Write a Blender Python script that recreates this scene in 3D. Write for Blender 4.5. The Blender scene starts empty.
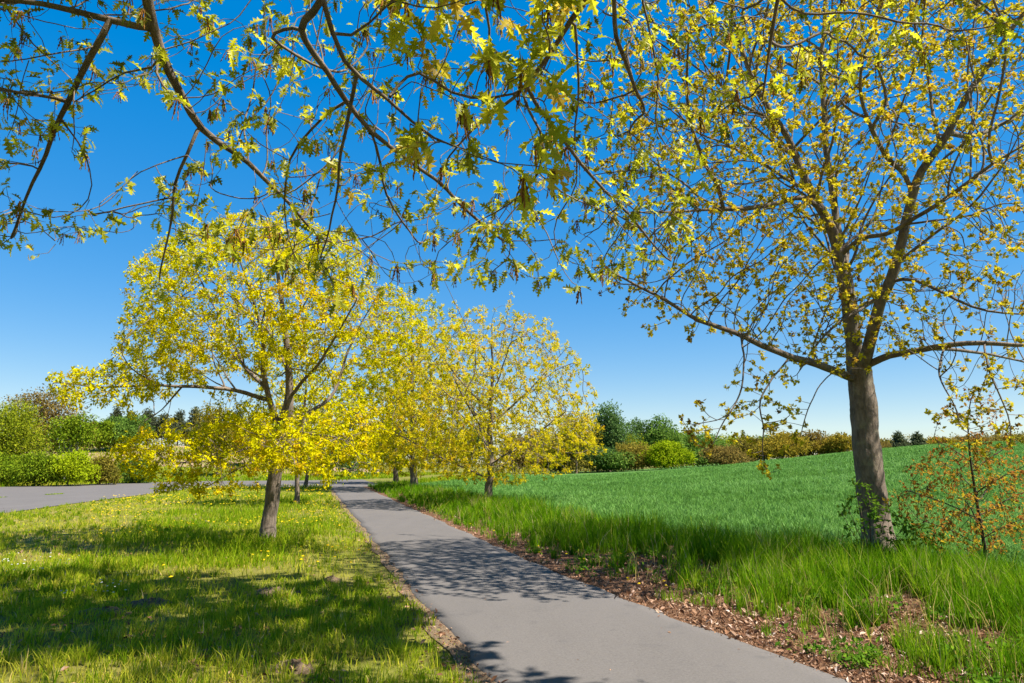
import bpy, math, random
import numpy as np
from mathutils import Vector
R = math.radians
rng = np.random.default_rng(7)
scene = bpy.context.scene
COL = scene.collection

# ------------------------------------------------------------------ camera
EYE, F, PITCH = 1.65, 683.0, R(10.1)
cam_d = bpy.data.cameras.new('camera')
cam_d.sensor_width = 36.0
cam_d.lens = 36.0 * F / 1024.0
cam_d.clip_start = 0.05
cam_d.clip_end = 4000
cam = bpy.data.objects.new('camera', cam_d)
cam.location = (0, 0, EYE)
cam.rotation_euler = (R(90) + PITCH, 0, 0)
COL.objects.link(cam)
scene.camera = cam

# ------------------------------------------------------------------ sky, sun, exposure
SUN_EL, SUN_AZ = R(57), R(113)          # azimuth clockwise from straight ahead
world = bpy.data.worlds.new('World')
scene.world = world
world.use_nodes = True
wn = world.node_tree.nodes
bg = wn['Background']
sky = wn.new('ShaderNodeTexSky')
sky.sky_type = 'NISHITA'
sky.sun_disc = False
sky.sun_elevation = SUN_EL
sky.sun_rotation = SUN_AZ
sky.altitude = 0
sky.air_density = 1.05
sky.dust_density = 0.1
sky.ozone_density = 6.0
hs = wn.new('ShaderNodeHueSaturation')
gm = wn.new('ShaderNodeGamma'); gm.inputs['Gamma'].default_value = 0.39
hs.inputs['Hue'].default_value = 0.51
hs.inputs['Saturation'].default_value = 2.47
hs.inputs['Value'].default_value = 1.18
world.node_tree.links.new(sky.outputs[0], gm.inputs['Color'])
world.node_tree.links.new(gm.outputs[0], hs.inputs['Color'])
world.node_tree.links.new(hs.outputs[0], bg.inputs['Color'])
bg.inputs['Strength'].default_value = 0.15
sun_d = bpy.data.lights.new('sun', 'SUN')
sun_d.energy = 5.0
sun_d.angle = R(0.53)
sun_d.color = (1.0, 0.95, 0.86)
sun = bpy.data.objects.new('sun', sun_d)
sdir = Vector((math.cos(SUN_EL) * math.sin(SUN_AZ), math.cos(SUN_EL) * math.cos(SUN_AZ), math.sin(SUN_EL)))
sun.rotation_euler = sdir.to_track_quat('Z', 'Y').to_euler()
sun.location = (20, -5, 30)
COL.objects.link(sun)
scene.view_settings.view_transform = 'Standard'
scene.view_settings.look = 'None'
scene.view_settings.gamma = 1.0
scene.view_settings.use_curve_mapping = False
scene.view_settings.exposure = 1.35
scene.render.engine = 'CYCLES'
cy = scene.cycles
cy.max_bounces = 6
cy.diffuse_bounces = 3
cy.glossy_bounces = 2
cy.transmission_bounces = 4
cy.transparent_max_bounces = 4
cy.use_denoising = True

# ------------------------------------------------------------------ small maths
CP, SP = math.cos(PITCH), math.sin(PITCH)
def at(px, py, zc):
    """world point on the view ray through a photo pixel, zc metres along the camera axis"""
    a = (px - 512.0) / F * zc
    b = -(py - 341.5) / F * zc
    return np.array([a, zc * CP - b * SP, EYE + zc * SP + b * CP])
def project(p):
    p = np.atleast_2d(p)
    y, z = p[:, 1], p[:, 2] - EYE
    zc = y * CP + z * SP
    b = -y * SP + z * CP
    zz = np.where(zc > 0.05, zc, 0.05)
    return 512 + F * p[:, 0] / zz, 341.5 - F * b / zz, zc
def in_frame(p, m=15):
    px, py, zc = project(p)
    return (zc > 0.05) & (px > -m) & (px < 1024 + m) & (py > -m) & (py < 683 + m)
def sstep(a, b, x):
    t = np.clip((x - a) / (b - a), 0, 1)
    return t * t * (3 - 2 * t)
def _hash(i, j, s):
    h = np.sin(i * 127.1 + j * 311.7 + s * 74.7) * 43758.5453
    return h - np.floor(h)
def vn(x, y, scale, seed=0):
    """2-D value noise 0..1"""
    x = np.asarray(x, float) / scale; y = np.asarray(y, float) / scale
    i, j = np.floor(x), np.floor(y)
    u, v = x - i, y - j
    u = u * u * (3 - 2 * u); v = v * v * (3 - 2 * v)
    return (_hash(i, j, seed) * (1 - u) + _hash(i + 1, j, seed) * u) * (1 - v) + \
           (_hash(i, j + 1, seed) * (1 - u) + _hash(i + 1, j + 1, seed) * u) * v
W = lambda *p: np.array(p, float)
def norm(v):
    return v / np.maximum(np.linalg.norm(v, axis=-1, keepdims=True), 1e-9)

# ------------------------------------------------------------------ lay of the land
def path_left(d):  return 1.443 - 0.2905 * d
def path_right(d): return 3.823 - 0.2905 * d + np.maximum(0, 10 - np.maximum(d, 0)) * 0.095
def field_w(d):    return np.interp(d, [0, 9.5, 14, 30, 48], [5.6, 5.1, 3.1, 3.2, 2.6])
def litter_w(d):   return np.interp(d, [0, 6, 7.5, 10.5, 15, 25, 50], [0.6, 0.85, 1.05, 0.95, 0.45, 0.3, 0.25])
def height(x, y):
    x = np.asarray(x, float); y = np.asarray(y, float)
    r = np.hypot(x, y)
    th = np.arctan2(x, np.maximum(y, 0.01))
    u = np.tan(np.clip(th, -1.3, 1.3))
    u = np.where(y <= 0.01, np.sign(x) * 3, u)
    rise = 3.65 * sstep(0.05, 0.70, u) * sstep(14, 92, r)
    rise = rise + (0.6 * sstep(0.05, 0.4, u)) * sstep(95, 150, r)
    heath = 4.6 * sstep(72, 135, r) * sstep(-0.22, -0.42, u)
    w = x - path_right(y)
    bank = 0.16 * sstep(0.5, 3.4, w) * (1 - 0.5 * sstep(20, 45, y))
    l = path_left(y) - x
    lawn = 0.05 * sstep(0.3, 1.5, l) * (1 - sstep(16, 22, r)) + 0.06 * (vn(x, y, 2.6, 5) - 0.5) * sstep(0.5, 1.5, l) * (1 - sstep(16, 22, r))
    return rise + heath + bank + lawn
ROAD = [(-60, 540), (0, 514), (60, 505.5), (110, 499), (150, 494), (190, 489.0), (240, 487.2), (330, 487.0), (372, 486.6), (392, 484.6),
        (430, 479.5), (470, 476.2), (525, 474.4), (525, 473.0), (470, 474.0), (420, 476.2), (390, 479.2), (300, 480.6), (190, 481.4), (100, 484), (0, 487.2), (-60, 489)]
def ground_px(px, py):
    a, b = (px - 512.0) / F, -(py - 341.5) / F
    d = np.array([a, CP - b * SP, SP + b * CP])
    t = -EYE / d[2]
    return d[0] * t, d[1] * t
ROADP = np.array([ground_px(*p) for p in ROAD])
def in_poly(x, y, poly):
    inside = np.zeros(np.shape(x), bool)
    n = len(poly)
    for i in range(n):
        x0, y0 = poly[i]; x1, y1 = poly[(i + 1) % n]
        c = ((y0 > y) != (y1 > y)) & (x < (x1 - x0) * (y - y0) / (y1 - y0 + 1e-12) + x0)
        inside ^= c
    return inside

# ------------------------------------------------------------------ mesh helpers
def link_mesh(name, verts, tris, mats, parent=None, face_val=None, smooth=False, mat_idx=None, quads=None):
    me = bpy.data.meshes.new(name)
    verts = np.asarray(verts, np.float32)
    tris = np.asarray(tris, np.int32).reshape(-1, 3)
    loops = tris.ravel(); starts = np.arange(len(tris)) * 3; tot = np.full(len(tris), 3)
    if quads is not None and len(quads):
        q = np.asarray(quads, np.int32)
        starts = np.concatenate([starts, len(loops) + np.arange(len(q)) * 4])
        tot = np.concatenate([tot, np.full(len(q), 4)])
        loops = np.concatenate([loops, q.ravel()])
    me.vertices.add(len(verts)); me.vertices.foreach_set('co', verts.ravel())
    me.loops.add(len(loops)); me.loops.foreach_set('vertex_index', loops.astype(np.int32))
    me.polygons.add(len(starts)); me.polygons.foreach_set('loop_start', starts.astype(np.int32))
    try: me.polygons.foreach_set('loop_total', tot.astype(np.int32))
    except Exception: pass
    for m in (mats if isinstance(mats, (list, tuple)) else [mats]): me.materials.append(m)
    if mat_idx is not None: me.polygons.foreach_set('material_index', np.asarray(mat_idx, np.int32))
    me.polygons.foreach_set('use_smooth', np.full(len(starts), bool(smooth)))
    if face_val is not None:
        at_ = me.attributes.new('tone', 'FLOAT', 'FACE')
        at_.data.foreach_set('value', np.asarray(face_val, np.float32))
    me.update(calc_edges=True)
    o = bpy.data.objects.new(name, me)
    COL.objects.link(o)
    if parent is not None: o.parent = parent
    return o
def empty(name, loc, label, cat, group=None):
    o = bpy.data.objects.new(name, None)
    o.empty_display_size = 0.3
    o.location = loc
    COL.objects.link(o)
    tag(o, label, cat, group)
    return o
def tag(o, label=None, cat=None, group=None, kind=None):
    if label: o['label'] = label
    if cat: o['category'] = cat
    if group: o['group'] = group
    if kind: o['kind'] = kind
    return o

# ------------------------------------------------------------------ materials
def mat_new(name):
    m = bpy.data.materials.new(name); m.use_nodes = True
    nt = m.node_tree
    for n in list(nt.nodes): nt.nodes.remove(n)
    out = nt.nodes.new('ShaderNodeOutputMaterial')
    return m, nt, out
def ramp(nt, fac, stops, k=0.62):
    r = nt.nodes.new('ShaderNodeValToRGB')
    el = r.color_ramp.elements
    while len(el) < len(stops): el.new(0.5)
    for e, (p, c) in zip(el, stops): e.position = p; e.color = (*[v * k for v in c], 1)
    nt.links.new(fac, r.inputs[0])
    return r.outputs[0]
def noise(nt, scale, detail=4, rough=0.6, coord='Object', stretch=None, dist=0.0):
    tc = nt.nodes.new('ShaderNodeTexCoord')
    n = nt.nodes.new('ShaderNodeTexNoise')
    n.inputs['Scale'].default_value = scale; n.inputs['Detail'].default_value = detail
    n.inputs['Roughness'].default_value = rough; n.inputs['Distortion'].default_value = dist
    src = tc.outputs[coord]
    if stretch:
        mp = nt.nodes.new('ShaderNodeMapping'); mp.inputs['Scale'].default_value = stretch
        nt.links.new(src, mp.inputs[0]); src = mp.outputs[0]
    nt.links.new(src, n.inputs['Vector'])
    return n.outputs['Fac']
def mix(nt, fac, a, b, mode='MIX'):
    m = nt.nodes.new('ShaderNodeMix'); m.data_type = 'RGBA'; m.blend_type = mode
    for sock, v in ((m.inputs[0], fac), (m.inputs[6], a), (m.inputs[7], b)):
        if hasattr(v, 'is_output'): nt.links.new(v, sock)
        elif isinstance(v, (int, float)): sock.default_value = v
        else: sock.default_value = (*v, 1)
    return m.outputs[2]
def leaf_mat(name, stops, trans=0.5, gloss=0.06, alb=0.74):
    m, nt, out = mat_new(name)
    a = nt.nodes.new('ShaderNodeAttribute'); a.attribute_name = 'tone'
    c = ramp(nt, a.outputs['Fac'], stops, alb)
    d = nt.nodes.new('ShaderNodeBsdfDiffuse'); t = nt.nodes.new('ShaderNodeBsdfTranslucent')
    nt.links.new(c, d.inputs[0])
    nt.links.new(c, t.inputs[0])
    ms = nt.nodes.new('ShaderNodeMixShader'); ms.inputs[0].default_value = trans
    nt.links.new(d.outputs[0], ms.inputs[1]); nt.links.new(t.outputs[0], ms.inputs[2])
    if gloss > 0:
        g = nt.nodes.new('ShaderNodeBsdfGlossy'); g.inputs['Roughness'].default_value = 0.45
        g.inputs[0].default_value = (1, 1, 1, 1)
        m2 = nt.nodes.new('ShaderNodeMixShader'); m2.inputs[0].default_value = gloss
        nt.links.new(ms.outputs[0], m2.inputs[1]); nt.links.new(g.outputs[0], m2.inputs[2])
        nt.links.new(m2.outputs[0], out.inputs[0])
    else:
        nt.links.new(ms.outputs[0], out.inputs[0])
    return m
def bark_mat(name, dark, light, moss=None, scale=6.0, bump=0.6):
    m, nt, out = mat_new(name)
    p = nt.nodes.new('ShaderNodeBsdfPrincipled')
    p.inputs['Roughness'].default_value = 0.9
    p.inputs['Specular IOR Level'].default_value = 0.15
    n1 = noise(nt, scale * 3, 6, 0.7, 'Object', (1, 1, 0.28))
    n2 = noise(nt, scale * 0.45, 4, 0.6, 'Object')
    c = ramp(nt, n1, [(0.28, dark), (0.62, light), (0.85, tuple(min(1, v * 1.3) for v in light))])
    c = mix(nt, 0.45, c, ramp(nt, n2, [(0.3, tuple(v * 0.75 for v in dark)), (0.7, light)]))
    if moss:
        n3 = noise(nt, scale * 0.8, 5, 0.7, 'Object')
        f = nt.nodes.new('ShaderNodeMapRange'); f.inputs[1].default_value = 0.55; f.inputs[2].default_value = 0.7
        f.inputs[4].default_value = 0.55
        nt.links.new(n3, f.inputs[0])
        c = mix(nt, f.outputs[0], c, moss)
    nt.links.new(c, p.inputs['Base Color'])
    b = nt.nodes.new('ShaderNodeBump'); b.inputs['Strength'].default_value = bump; b.inputs['Distance'].default_value = 0.02
    nt.links.new(n1, b.inputs['Height']); nt.links.new(b.outputs[0], p.inputs['Normal'])
    nt.links.new(p.outputs[0], out.inputs[0])
    return m
def ground_mat(name, build, bump=0.4, bscale=30, bdist=0.02, rough=0.95):
    m, nt, out = mat_new(name)
    p = nt.nodes.new('ShaderNodeBsdfPrincipled')
    p.inputs['Roughness'].default_value = rough
    p.inputs['Specular IOR Level'].default_value = 0.1
    nt.links.new(build(nt), p.inputs['Base Color'])
    b = nt.nodes.new('ShaderNodeBump'); b.inputs['Strength'].default_value = bump; b.inputs['Distance'].default_value = bdist
    nt.links.new(noise(nt, bscale, 5, 0.7), b.inputs['Height']); nt.links.new(b.outputs[0], p.inputs['Normal'])
    nt.links.new(p.outputs[0], out.inputs[0])
    return m

def _lawn(nt):
    a = ramp(nt, noise(nt, 0.55, 5, 0.65), [(0.35, (0.16, 0.20, 0.018)), (0.55, (0.26, 0.24, 0.04)), (0.72, (0.38, 0.28, 0.13))])
    b = ramp(nt, noise(nt, 9, 5, 0.75), [(0.3, (0.08, 0.07, 0.02)), (0.55, (0.22, 0.21, 0.04)), (0.75, (0.36, 0.27, 0.13))])
    return mix(nt, 0.5, a, b)
M_ground = ground_mat('meadow_ground', _lawn, 0.6, 22, 0.03)
def _litter(nt):
    a = ramp(nt, noise(nt, 38, 6, 0.8), [(0.3, (0.045, 0.022, 0.012)), (0.48, (0.16, 0.082, 0.042)), (0.66, (0.30, 0.17, 0.09)), (0.82, (0.42, 0.29, 0.19))])
    b = ramp(nt, noise(nt, 1.6, 4, 0.6), [(0.35, (0.09, 0.045, 0.025)), (0.65, (0.28, 0.15, 0.085))])
    return mix(nt, 0.45, a, b)
M_litter = ground_mat('leaf_litter_soil', _litter, 0.8, 40, 0.02)
def _field(nt):
    a = ramp(nt, noise(nt, 0.10, 5, 0.6), [(0.3, (0.08, 0.19, 0.035)), (0.7, (0.14, 0.28, 0.06))])
    b = ramp(nt, noise(nt, 2.6, 5, 0.8, stretch=(1.2, 0.5, 1)), [(0.33, (0.025, 0.07, 0.015)), (0.5, (0.11, 0.24, 0.05)), (0.68, (0.24, 0.42, 0.11))])
    return mix(nt, 0.55, a, b)
M_field = ground_mat('young_crop_ground', _field, 0.9, 7, 0.12)
def _heath(nt):
    a = ramp(nt, noise(nt, 0.14, 5, 0.65), [(0.30, (0.14, 0.22, 0.04)), (0.38, (0.46, 0.29, 0.17)), (0.75, (0.56, 0.37, 0.24))])
    b = ramp(nt, noise(nt, 1.5, 5, 0.7), [(0.3, (0.20, 0.14, 0.06)), (0.7, (0.36, 0.24, 0.15))])
    return mix(nt, 0.35, a, b)
M_heath = ground_mat('heath_ground', _heath, 0.6, 6, 0.1)
def _asph(nt):
    a = ramp(nt, noise(nt, 48, 5, 0.9), [(0.28, (0.0811, 0.0743, 0.0680)), (0.45, (0.1744, 0.1561, 0.1431)), (0.6, (0.2189, 0.1983, 0.1834)), (0.78, (0.3568, 0.3249, 0.2996))])
    b = ramp(nt, noise(nt, 0.9, 6, 0.7, stretch=(1, 0.30, 1)), [(0.3, (0.1379, 0.1240, 0.1145)), (0.7, (0.2230, 0.2000, 0.1834))])
    c = mix(nt, 0.3, a, b)
    f = nt.nodes.new('ShaderNodeMapRange'); f.inputs[1].default_value = 0.56; f.inputs[2].default_value = 0.70; f.inputs[4].default_value = 0.6
    nt.links.new(noise(nt, 1.7, 8, 0.75), f.inputs[0])
    c = mix(nt, f.outputs[0], c, (0.0689, 0.0650, 0.0645))
    g = nt.nodes.new('ShaderNodeMapRange'); g.inputs[1].default_value = 0.62; g.inputs[2].default_value = 0.74; g.inputs[4].default_value = 0.75
    nt.links.new(noise(nt, 24, 5, 0.8), g.inputs[0])
    return mix(nt, g.outputs[0], c, (0.0607, 0.0557, 0.0518))
M_asph = ground_mat('worn_asphalt', _asph, 0.35, 160, 0.006, 0.85)
def _dirt(nt):
    return ramp(nt, noise(nt, 45, 6, 0.8), [(0.3, (0.10, 0.06, 0.035)), (0.5, (0.26, 0.18, 0.11)), (0.75, (0.42, 0.33, 0.23))])
M_dirt = ground_mat('dry_dirt', _dirt, 0.8, 60, 0.02)

M_bark = bark_mat('oak_bark', (0.06, 0.043, 0.032), (0.42, 0.325, 0.245), (0.27, 0.245, 0.15), 8.0, 1.0)
M_bark_twig = bark_mat('oak_twig_bark', (0.06, 0.042, 0.03), (0.16, 0.115, 0.08), None, 10, 0.3)
M_bark_pale = bark_mat('young_oak_bark', (0.08, 0.058, 0.044), (0.42, 0.33, 0.25), None, 8.0, 0.9)
M_bark_pine = bark_mat('pine_bark', (0.12, 0.075, 0.05), (0.3, 0.19, 0.13), None)
M_birch = bark_mat('birch_bark', (0.35, 0.33, 0.3), (0.72, 0.7, 0.66), None, 3)

Y1, Y2, Y3, Y4 = (0.92, 0.77, 0.006), (0.72, 0.68, 0.006), (0.28, 0.34, 0.010), (0.88, 0.56, 0.02)
M_leaf_near = leaf_mat('overhanging_oak_leaf', [(0.0, (0.24, 0.26, 0.010)), (0.35, (0.54, 0.56, 0.014)), (0.75, (0.90, 0.85, 0.04)), (1.0, (0.80, 0.56, 0.06))], 0.62, 0.02)
M_leaf_left = leaf_mat('yellow_oak_leaf', [(0.0, Y3), (0.35, Y2), (0.75, Y1), (1.0, Y4)], 0.42, 0.0)
M_leaf_gold = leaf_mat('golden_oak_leaf', [(0.0, (0.52, 0.48, 0.015)), (0.4, (0.84, 0.71, 0.015)), (0.8, (0.88, 0.66, 0.02)), (1.0, (0.76, 0.44, 0.03))], 0.5, 0.0)
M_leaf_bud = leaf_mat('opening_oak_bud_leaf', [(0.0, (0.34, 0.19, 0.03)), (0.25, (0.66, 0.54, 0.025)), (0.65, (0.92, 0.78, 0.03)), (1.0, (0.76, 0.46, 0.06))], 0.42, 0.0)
M_catkin = leaf_mat('oak_catkin', [(0.0, (0.16, 0.07, 0.03)), (0.6, (0.42, 0.20, 0.06)), (1.0, (0.62, 0.40, 0.08))], 0.2, 0.0)
M_leaf_red = leaf_mat('russet_sapling_leaf', [(0.0, (0.34, 0.12, 0.03)), (0.5, (0.62, 0.30, 0.04)), (0.85, (0.72, 0.54, 0.03)), (1.0, (0.45, 0.47, 0.03))], 0.45, 0.0)
M_leaf_fresh = leaf_mat('fresh_green_leaf', [(0.0, (0.06, 0.16, 0.015)), (0.6, (0.15, 0.30, 0.025)), (1.0, (0.26, 0.40, 0.03))], 0.45, 0.0)
def far_leaf(name, a, b, c): return leaf_mat(name, [(0.0, a), (0.5, b), (1.0, c)], 0.35, 0.0, 0.62)
ML = {
 'gold':   far_leaf('gold_crown', (0.42, 0.36, 0.02), (0.64, 0.50, 0.03), (0.70, 0.46, 0.04)),
 'dark':   far_leaf('dark_green_crown', (0.085, 0.17, 0.045), (0.15, 0.27, 0.07), (0.24, 0.36, 0.10)),
 'mid':    far_leaf('mid_green_crown', (0.11, 0.22, 0.03), (0.19, 0.33, 0.05), (0.28, 0.42, 0.07)),
 'olive':  far_leaf('olive_crown', (0.20, 0.19, 0.03), (0.36, 0.30, 0.04), (0.46, 0.35, 0.06)),
 'bright': far_leaf('bright_green_crown', (0.28, 0.40, 0.01), (0.46, 0.58, 0.015), (0.58, 0.66, 0.02)),
 'brown':  far_leaf('brown_crown', (0.20, 0.14, 0.04), (0.34, 0.24, 0.06), (0.43, 0.32, 0.07)),
 'ochre':  far_leaf('ochre_crown', (0.28, 0.22, 0.03), (0.50, 0.38, 0.04), (0.60, 0.42, 0.05)),
 'pine':   far_leaf('pine_crown', (0.085, 0.105, 0.055), (0.15, 0.175, 0.085), (0.22, 0.24, 0.11)),
 'lime':   far_leaf('lime_crown', (0.18, 0.26, 0.015), (0.34, 0.40, 0.02), (0.50, 0.50, 0.03)),
 'fresh':  far_leaf('fresh_crown', (0.14, 0.24, 0.015), (0.28, 0.40, 0.02), (0.42, 0.50, 0.03)),
}
M_grass = leaf_mat('meadow_grass_blade', [(0.0, (0.16, 0.30, 0.006)), (0.38, (0.46, 0.53, 0.025)), (0.75, (0.72, 0.60, 0.08)), (0.86, (0.74, 0.56, 0.16)), (1.0, (0.74, 0.56, 0.30))],   0.5, 0.0, 0.80)
M_tall = leaf_mat('verge_grass_blade', [(0.0, (0.07, 0.21, 0.005)), (0.5, (0.22, 0.44, 0.009)), (0.85, (0.46, 0.60, 0.03)), (1.0, (0.50, 0.44, 0.17))],  0.45, 0.0, 0.66)
M_crop = leaf_mat('crop_blade', [(0.0, (0.10, 0.22, 0.03)), (0.5, (0.19, 0.41, 0.075)), (1.0, (0.34, 0.58, 0.16))], 0.4, 0.0, 0.66)
M_dead = leaf_mat('dead_leaf', [(0.0, (0.11, 0.045, 0.020)), (0.5, (0.32, 0.155, 0.075)), (0.92, (0.48, 0.28, 0.16)), (1.0, (0.62, 0.46, 0.32))], 0.15, 0.03)
M_yellow = leaf_mat('dandelion_petal', [(0.0, (0.75, 0.48, 0.01)), (1.0, (0.85, 0.62, 0.02))], 0.2, 0.0)
M_white = leaf_mat('seed_head', [(0.0, (0.6, 0.6, 0.55)), (1.0, (0.8, 0.8, 0.78))], 0.3, 0.0)

# ------------------------------------------------------------------ the ground
def spaced(lo, hi, n, k):
    t = np.linspace(-1, 1, n) if lo < 0 else np.linspace(0, 1, n)
    s = np.sinh(t * k) / math.sinh(k)
    return np.where(s < 0, -s * lo, s * hi)
def grid_tris(nu, nv):
    i = np.arange(nu - 1)[:, None] * nv + np.arange(nv - 1)[None, :]
    i = i.ravel()
    return np.stack([i, i + nv, i + nv + 1, i + 1], 1)
xs = spaced(-900, 900, 261, 5.2)
ys = np.concatenate([-spaced(0, 120, 40, 3.0)[::-1][:-1], spaced(0, 1500, 240, 5.2)])
gx, gy = np.meshgrid(xs, ys, indexing='ij')
gz = height(gx, gy)
wf = gx - path_right(gy) - field_w(gy)
sink = 0.10 * sstep(0.3, 1.2, wf) * sstep(-2, 3, gy) * (1 - sstep(50, 60, gy) * (gx < 0))
gz = gz - sink - 0.012
ground = link_mesh('ground', np.stack([gx, gy, gz], -1).reshape(-1, 3), np.zeros((0, 3)), M_ground, quads=grid_tris(len(xs), len(ys)), smooth=True)
tag(ground, kind='structure')

def strip(name, ds, lo, hi, nw, mat, lift, hfun=None, skirt=0):
    """sheet between two lines that run away from the camera"""
    ds = np.asarray(ds, float)
    t = np.linspace(0, 1, nw)
    if skirt: t = np.concatenate([[0, 0.008], t[1:-1], [0.992, 1]]); nw += 2
    X = lo(ds)[:, None] * (1 - t) + hi(ds)[:, None] * t
    Y = np.repeat(ds[:, None], nw, 1)
    Z = (height(X, Y) if hfun is None else hfun(X, Y)) + lift
    if skirt: Z[:, 0] -= skirt; Z[:, -1] -= skirt
    o = link_mesh(name, np.stack([X, Y, Z], -1).reshape(-1, 3), np.zeros((0, 3)), mat, quads=grid_tris(len(ds), nw), smooth=True)
    return tag(o, kind='structure')
dd = np.concatenate([np.arange(-8, 20, 0.25), np.arange(20, 50.5, 1.0)])
edge = lambda d, s, a=0.07: a * 2 * (vn(d, d * 0, 0.55, s) - 0.5) + 0.04 * (vn(d, d * 0, 0.17, s + 3) - 0.5)
strip('path', dd, lambda d: path_left(d) + edge(d, 11), lambda d: path_right(d) + edge(d, 12), 14, M_asph, 0.006,
      lambda X, Y: 0.02 - 0.006 * (2 * (X - path_left(Y)) / 2.45 - 1) ** 2, skirt=0.035)
strip('dirt_edge', dd, lambda d: path_left(d) - 0.10 - 0.14 * vn(d, d * 0, 0.8, 3), lambda d: path_left(d) + 0.08, 5, M_dirt, 0.0)
strip('verge_soil', dd, lambda d: path_right(d) - 0.1, lambda d: path_right(d) + np.interp(d, [0, 12, 16, 30], [3.9, 3.6, 1.6, 0.8]) + 0.5 * vn(d, d * 0, 1.3, 4), 14, M_litter, 0.004)
# young crop field: a fan from its edge out past the crest
fd = np.concatenate([np.arange(2, 20, 0.5), np.arange(20, 60, 1.5), np.arange(60, 128, 4)])
def fan(name, ds, ulo, uhi, nw, mat, lift):
    t = np.linspace(0, 1, nw) ** 1.5
    X = ulo(ds)[:, None] * (1 - t) + uhi(ds)[:, None] * t
    Y = np.repeat(ds[:, None], nw, 1)
    return tag(link_mesh(name, np.stack([X, Y, height(X, Y) + lift], -1).reshape(-1, 3), np.zeros((0, 3)), mat, quads=grid_tris(len(ds), nw), smooth=True), kind='structure')
def field_lo(d): return np.where(d < 48, path_right(d) + field_w(d), -7.4 + (d - 48) * np.interp(d, [48, 128], [0.16, 0.16]))
fan('crop_field', fd, field_lo, lambda d: 30 + d * 1.5, 70, M_field, 0.008)
# heath slope far to the left
hd = np.arange(84, 200, 4.0)
fan('heath_slope', hd, lambda d: -d * 1.4, lambda d: -d * 0.19 + 0 * d, 60, M_heath, 0.02)
# the road with its wide mouth
def smooth_poly(P, n=6):
    P = np.asarray(P); out = []
    m = len(P)
    for i in range(m):
        p0, p1, p2, p3 = P[i - 1], P[i], P[(i + 1) % m], P[(i + 2) % m]
        for k in range(n):
            t = k / n
            out.append(0.5 * ((2 * p1) + (-p0 + p2) * t + (2 * p0 - 5 * p1 + 4 * p2 - p3) * t * t + (-p0 + 3 * p1 - 3 * p2 + p3) * t ** 3))
    return np.array(out)
me = bpy.data.meshes.new('road')
rp = ROADP
me.from_pydata([(x, y, 0.014) for x, y in rp], [], [list(range(len(rp)))])
me.materials.append(M_asph)
road = bpy.data.objects.new('road', me); COL.objects.link(road); tag(road, kind='structure')

# ------------------------------------------------------------------ grass
def blades(name, pts, h, w, lean, tone, mat, base_curve=0.35, label=None):
    """pts (N,3) roots, h, w, lean (N,), tone (N,) -> one mesh of bent blades"""
    n = len(pts)
    az = rng.uniform(0, 2 * math.pi, n)
    d = np.stack([np.cos(az), np.sin(az), np.zeros(n)], 1)
    fa = rng.uniform(0, 2 * math.pi, n)
    s = np.stack([np.cos(fa), np.sin(fa), np.zeros(n)], 1) * (w / 2)[:, None]
    up = np.array([0, 0, 1.0])
    L = (lean * h)[:, None]
    mid = pts + up * (h * 0.55)[:, None] + d * L * base_curve
    tip = pts + up * (h * np.sqrt(np.maximum(0.1, 1 - 0.5 * lean ** 2)))[:, None] + d * L
    V = np.stack([pts - s, pts + s, mid - s * 0.75, mid + s * 0.75, tip], 1).reshape(-1, 3)
    b = (np.arange(n) * 5)[:, None]
    T = np.concatenate([b + np.array([0, 1, 3]), b + np.array([0, 3, 2]), b + np.array([2, 3, 4])], 0)
    fv = np.concatenate([tone, tone, tone])
    o = link_mesh(name, V, T, mat, face_val=fv)
    return tag(o, kind='stuff', label=label)
def sector(n, r0, r1, u0, u1, p=1.0):
    """points in a wedge; area density falls as 1/r^(2p)"""
    q = rng.uniform(0, 1, n)
    if p == 1.0: r = r0 * (r1 / r0) ** q
    else:
        e = 2 - 2 * p
        r = (r0 ** e + q * (r1 ** e - r0 ** e)) ** (1 / e)
    u = rng.uniform(u0, u1, n)
    return u * r, r
# left meadow
x, y = sector(230000, 3.0, 60, -1.0, 0.06, 0.8)
l = path_left(y) - x
keep = (l > 0.02) & ~in_poly(x, y, ROADP)
dry = 0.55 * vn(x, y, 1.7, 21) + 0.3 * vn(x, y, 0.5, 22) + 0.15 * vn(x, y, 5, 25)
lush = vn(x, y, 2.4, 23)
dens = np.clip(1.2 - 1.0 * sstep(0.50, 0.70, dry), 0.3, 1) * np.where(l < 0.4, 0.3 + 1.7 * l, 1)
far_dry = sstep(10.5, 13, y) * sstep(-0.42, -0.6, x / y)
keep &= rng.uniform(0, 1, len(x)) < dens
x, y, l, dry, lush, far_dry = (a[keep] for a in (x, y, l, dry, lush, far_dry))
n = len(x)
h = (0.04 + 0.07 * lush + 0.08 * sstep(0.55, 0.8, vn(x, y, 0.45, 26))) * rng.uniform(0.6, 1.35, n) * (1 - 0.55 * far_dry) * np.where(l < 0.5, 0.6, 1)
tone = np.clip(0.28 + 0.55 * (dry - 0.5) * 2.2 + rng.normal(0, 0.15, n) + 0.30 * far_dry + 0.18 * (1 - sstep(0.1, 0.6, l)), 0, 1)
blades('meadow_grass', np.stack([x, y, height(x, y) - 0.015], 1), h, 0.0045 * (1 + y / 7) * rng.uniform(0.7, 1.3, n), rng.uniform(0.2, 0.95, n), tone, M_grass)
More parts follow.
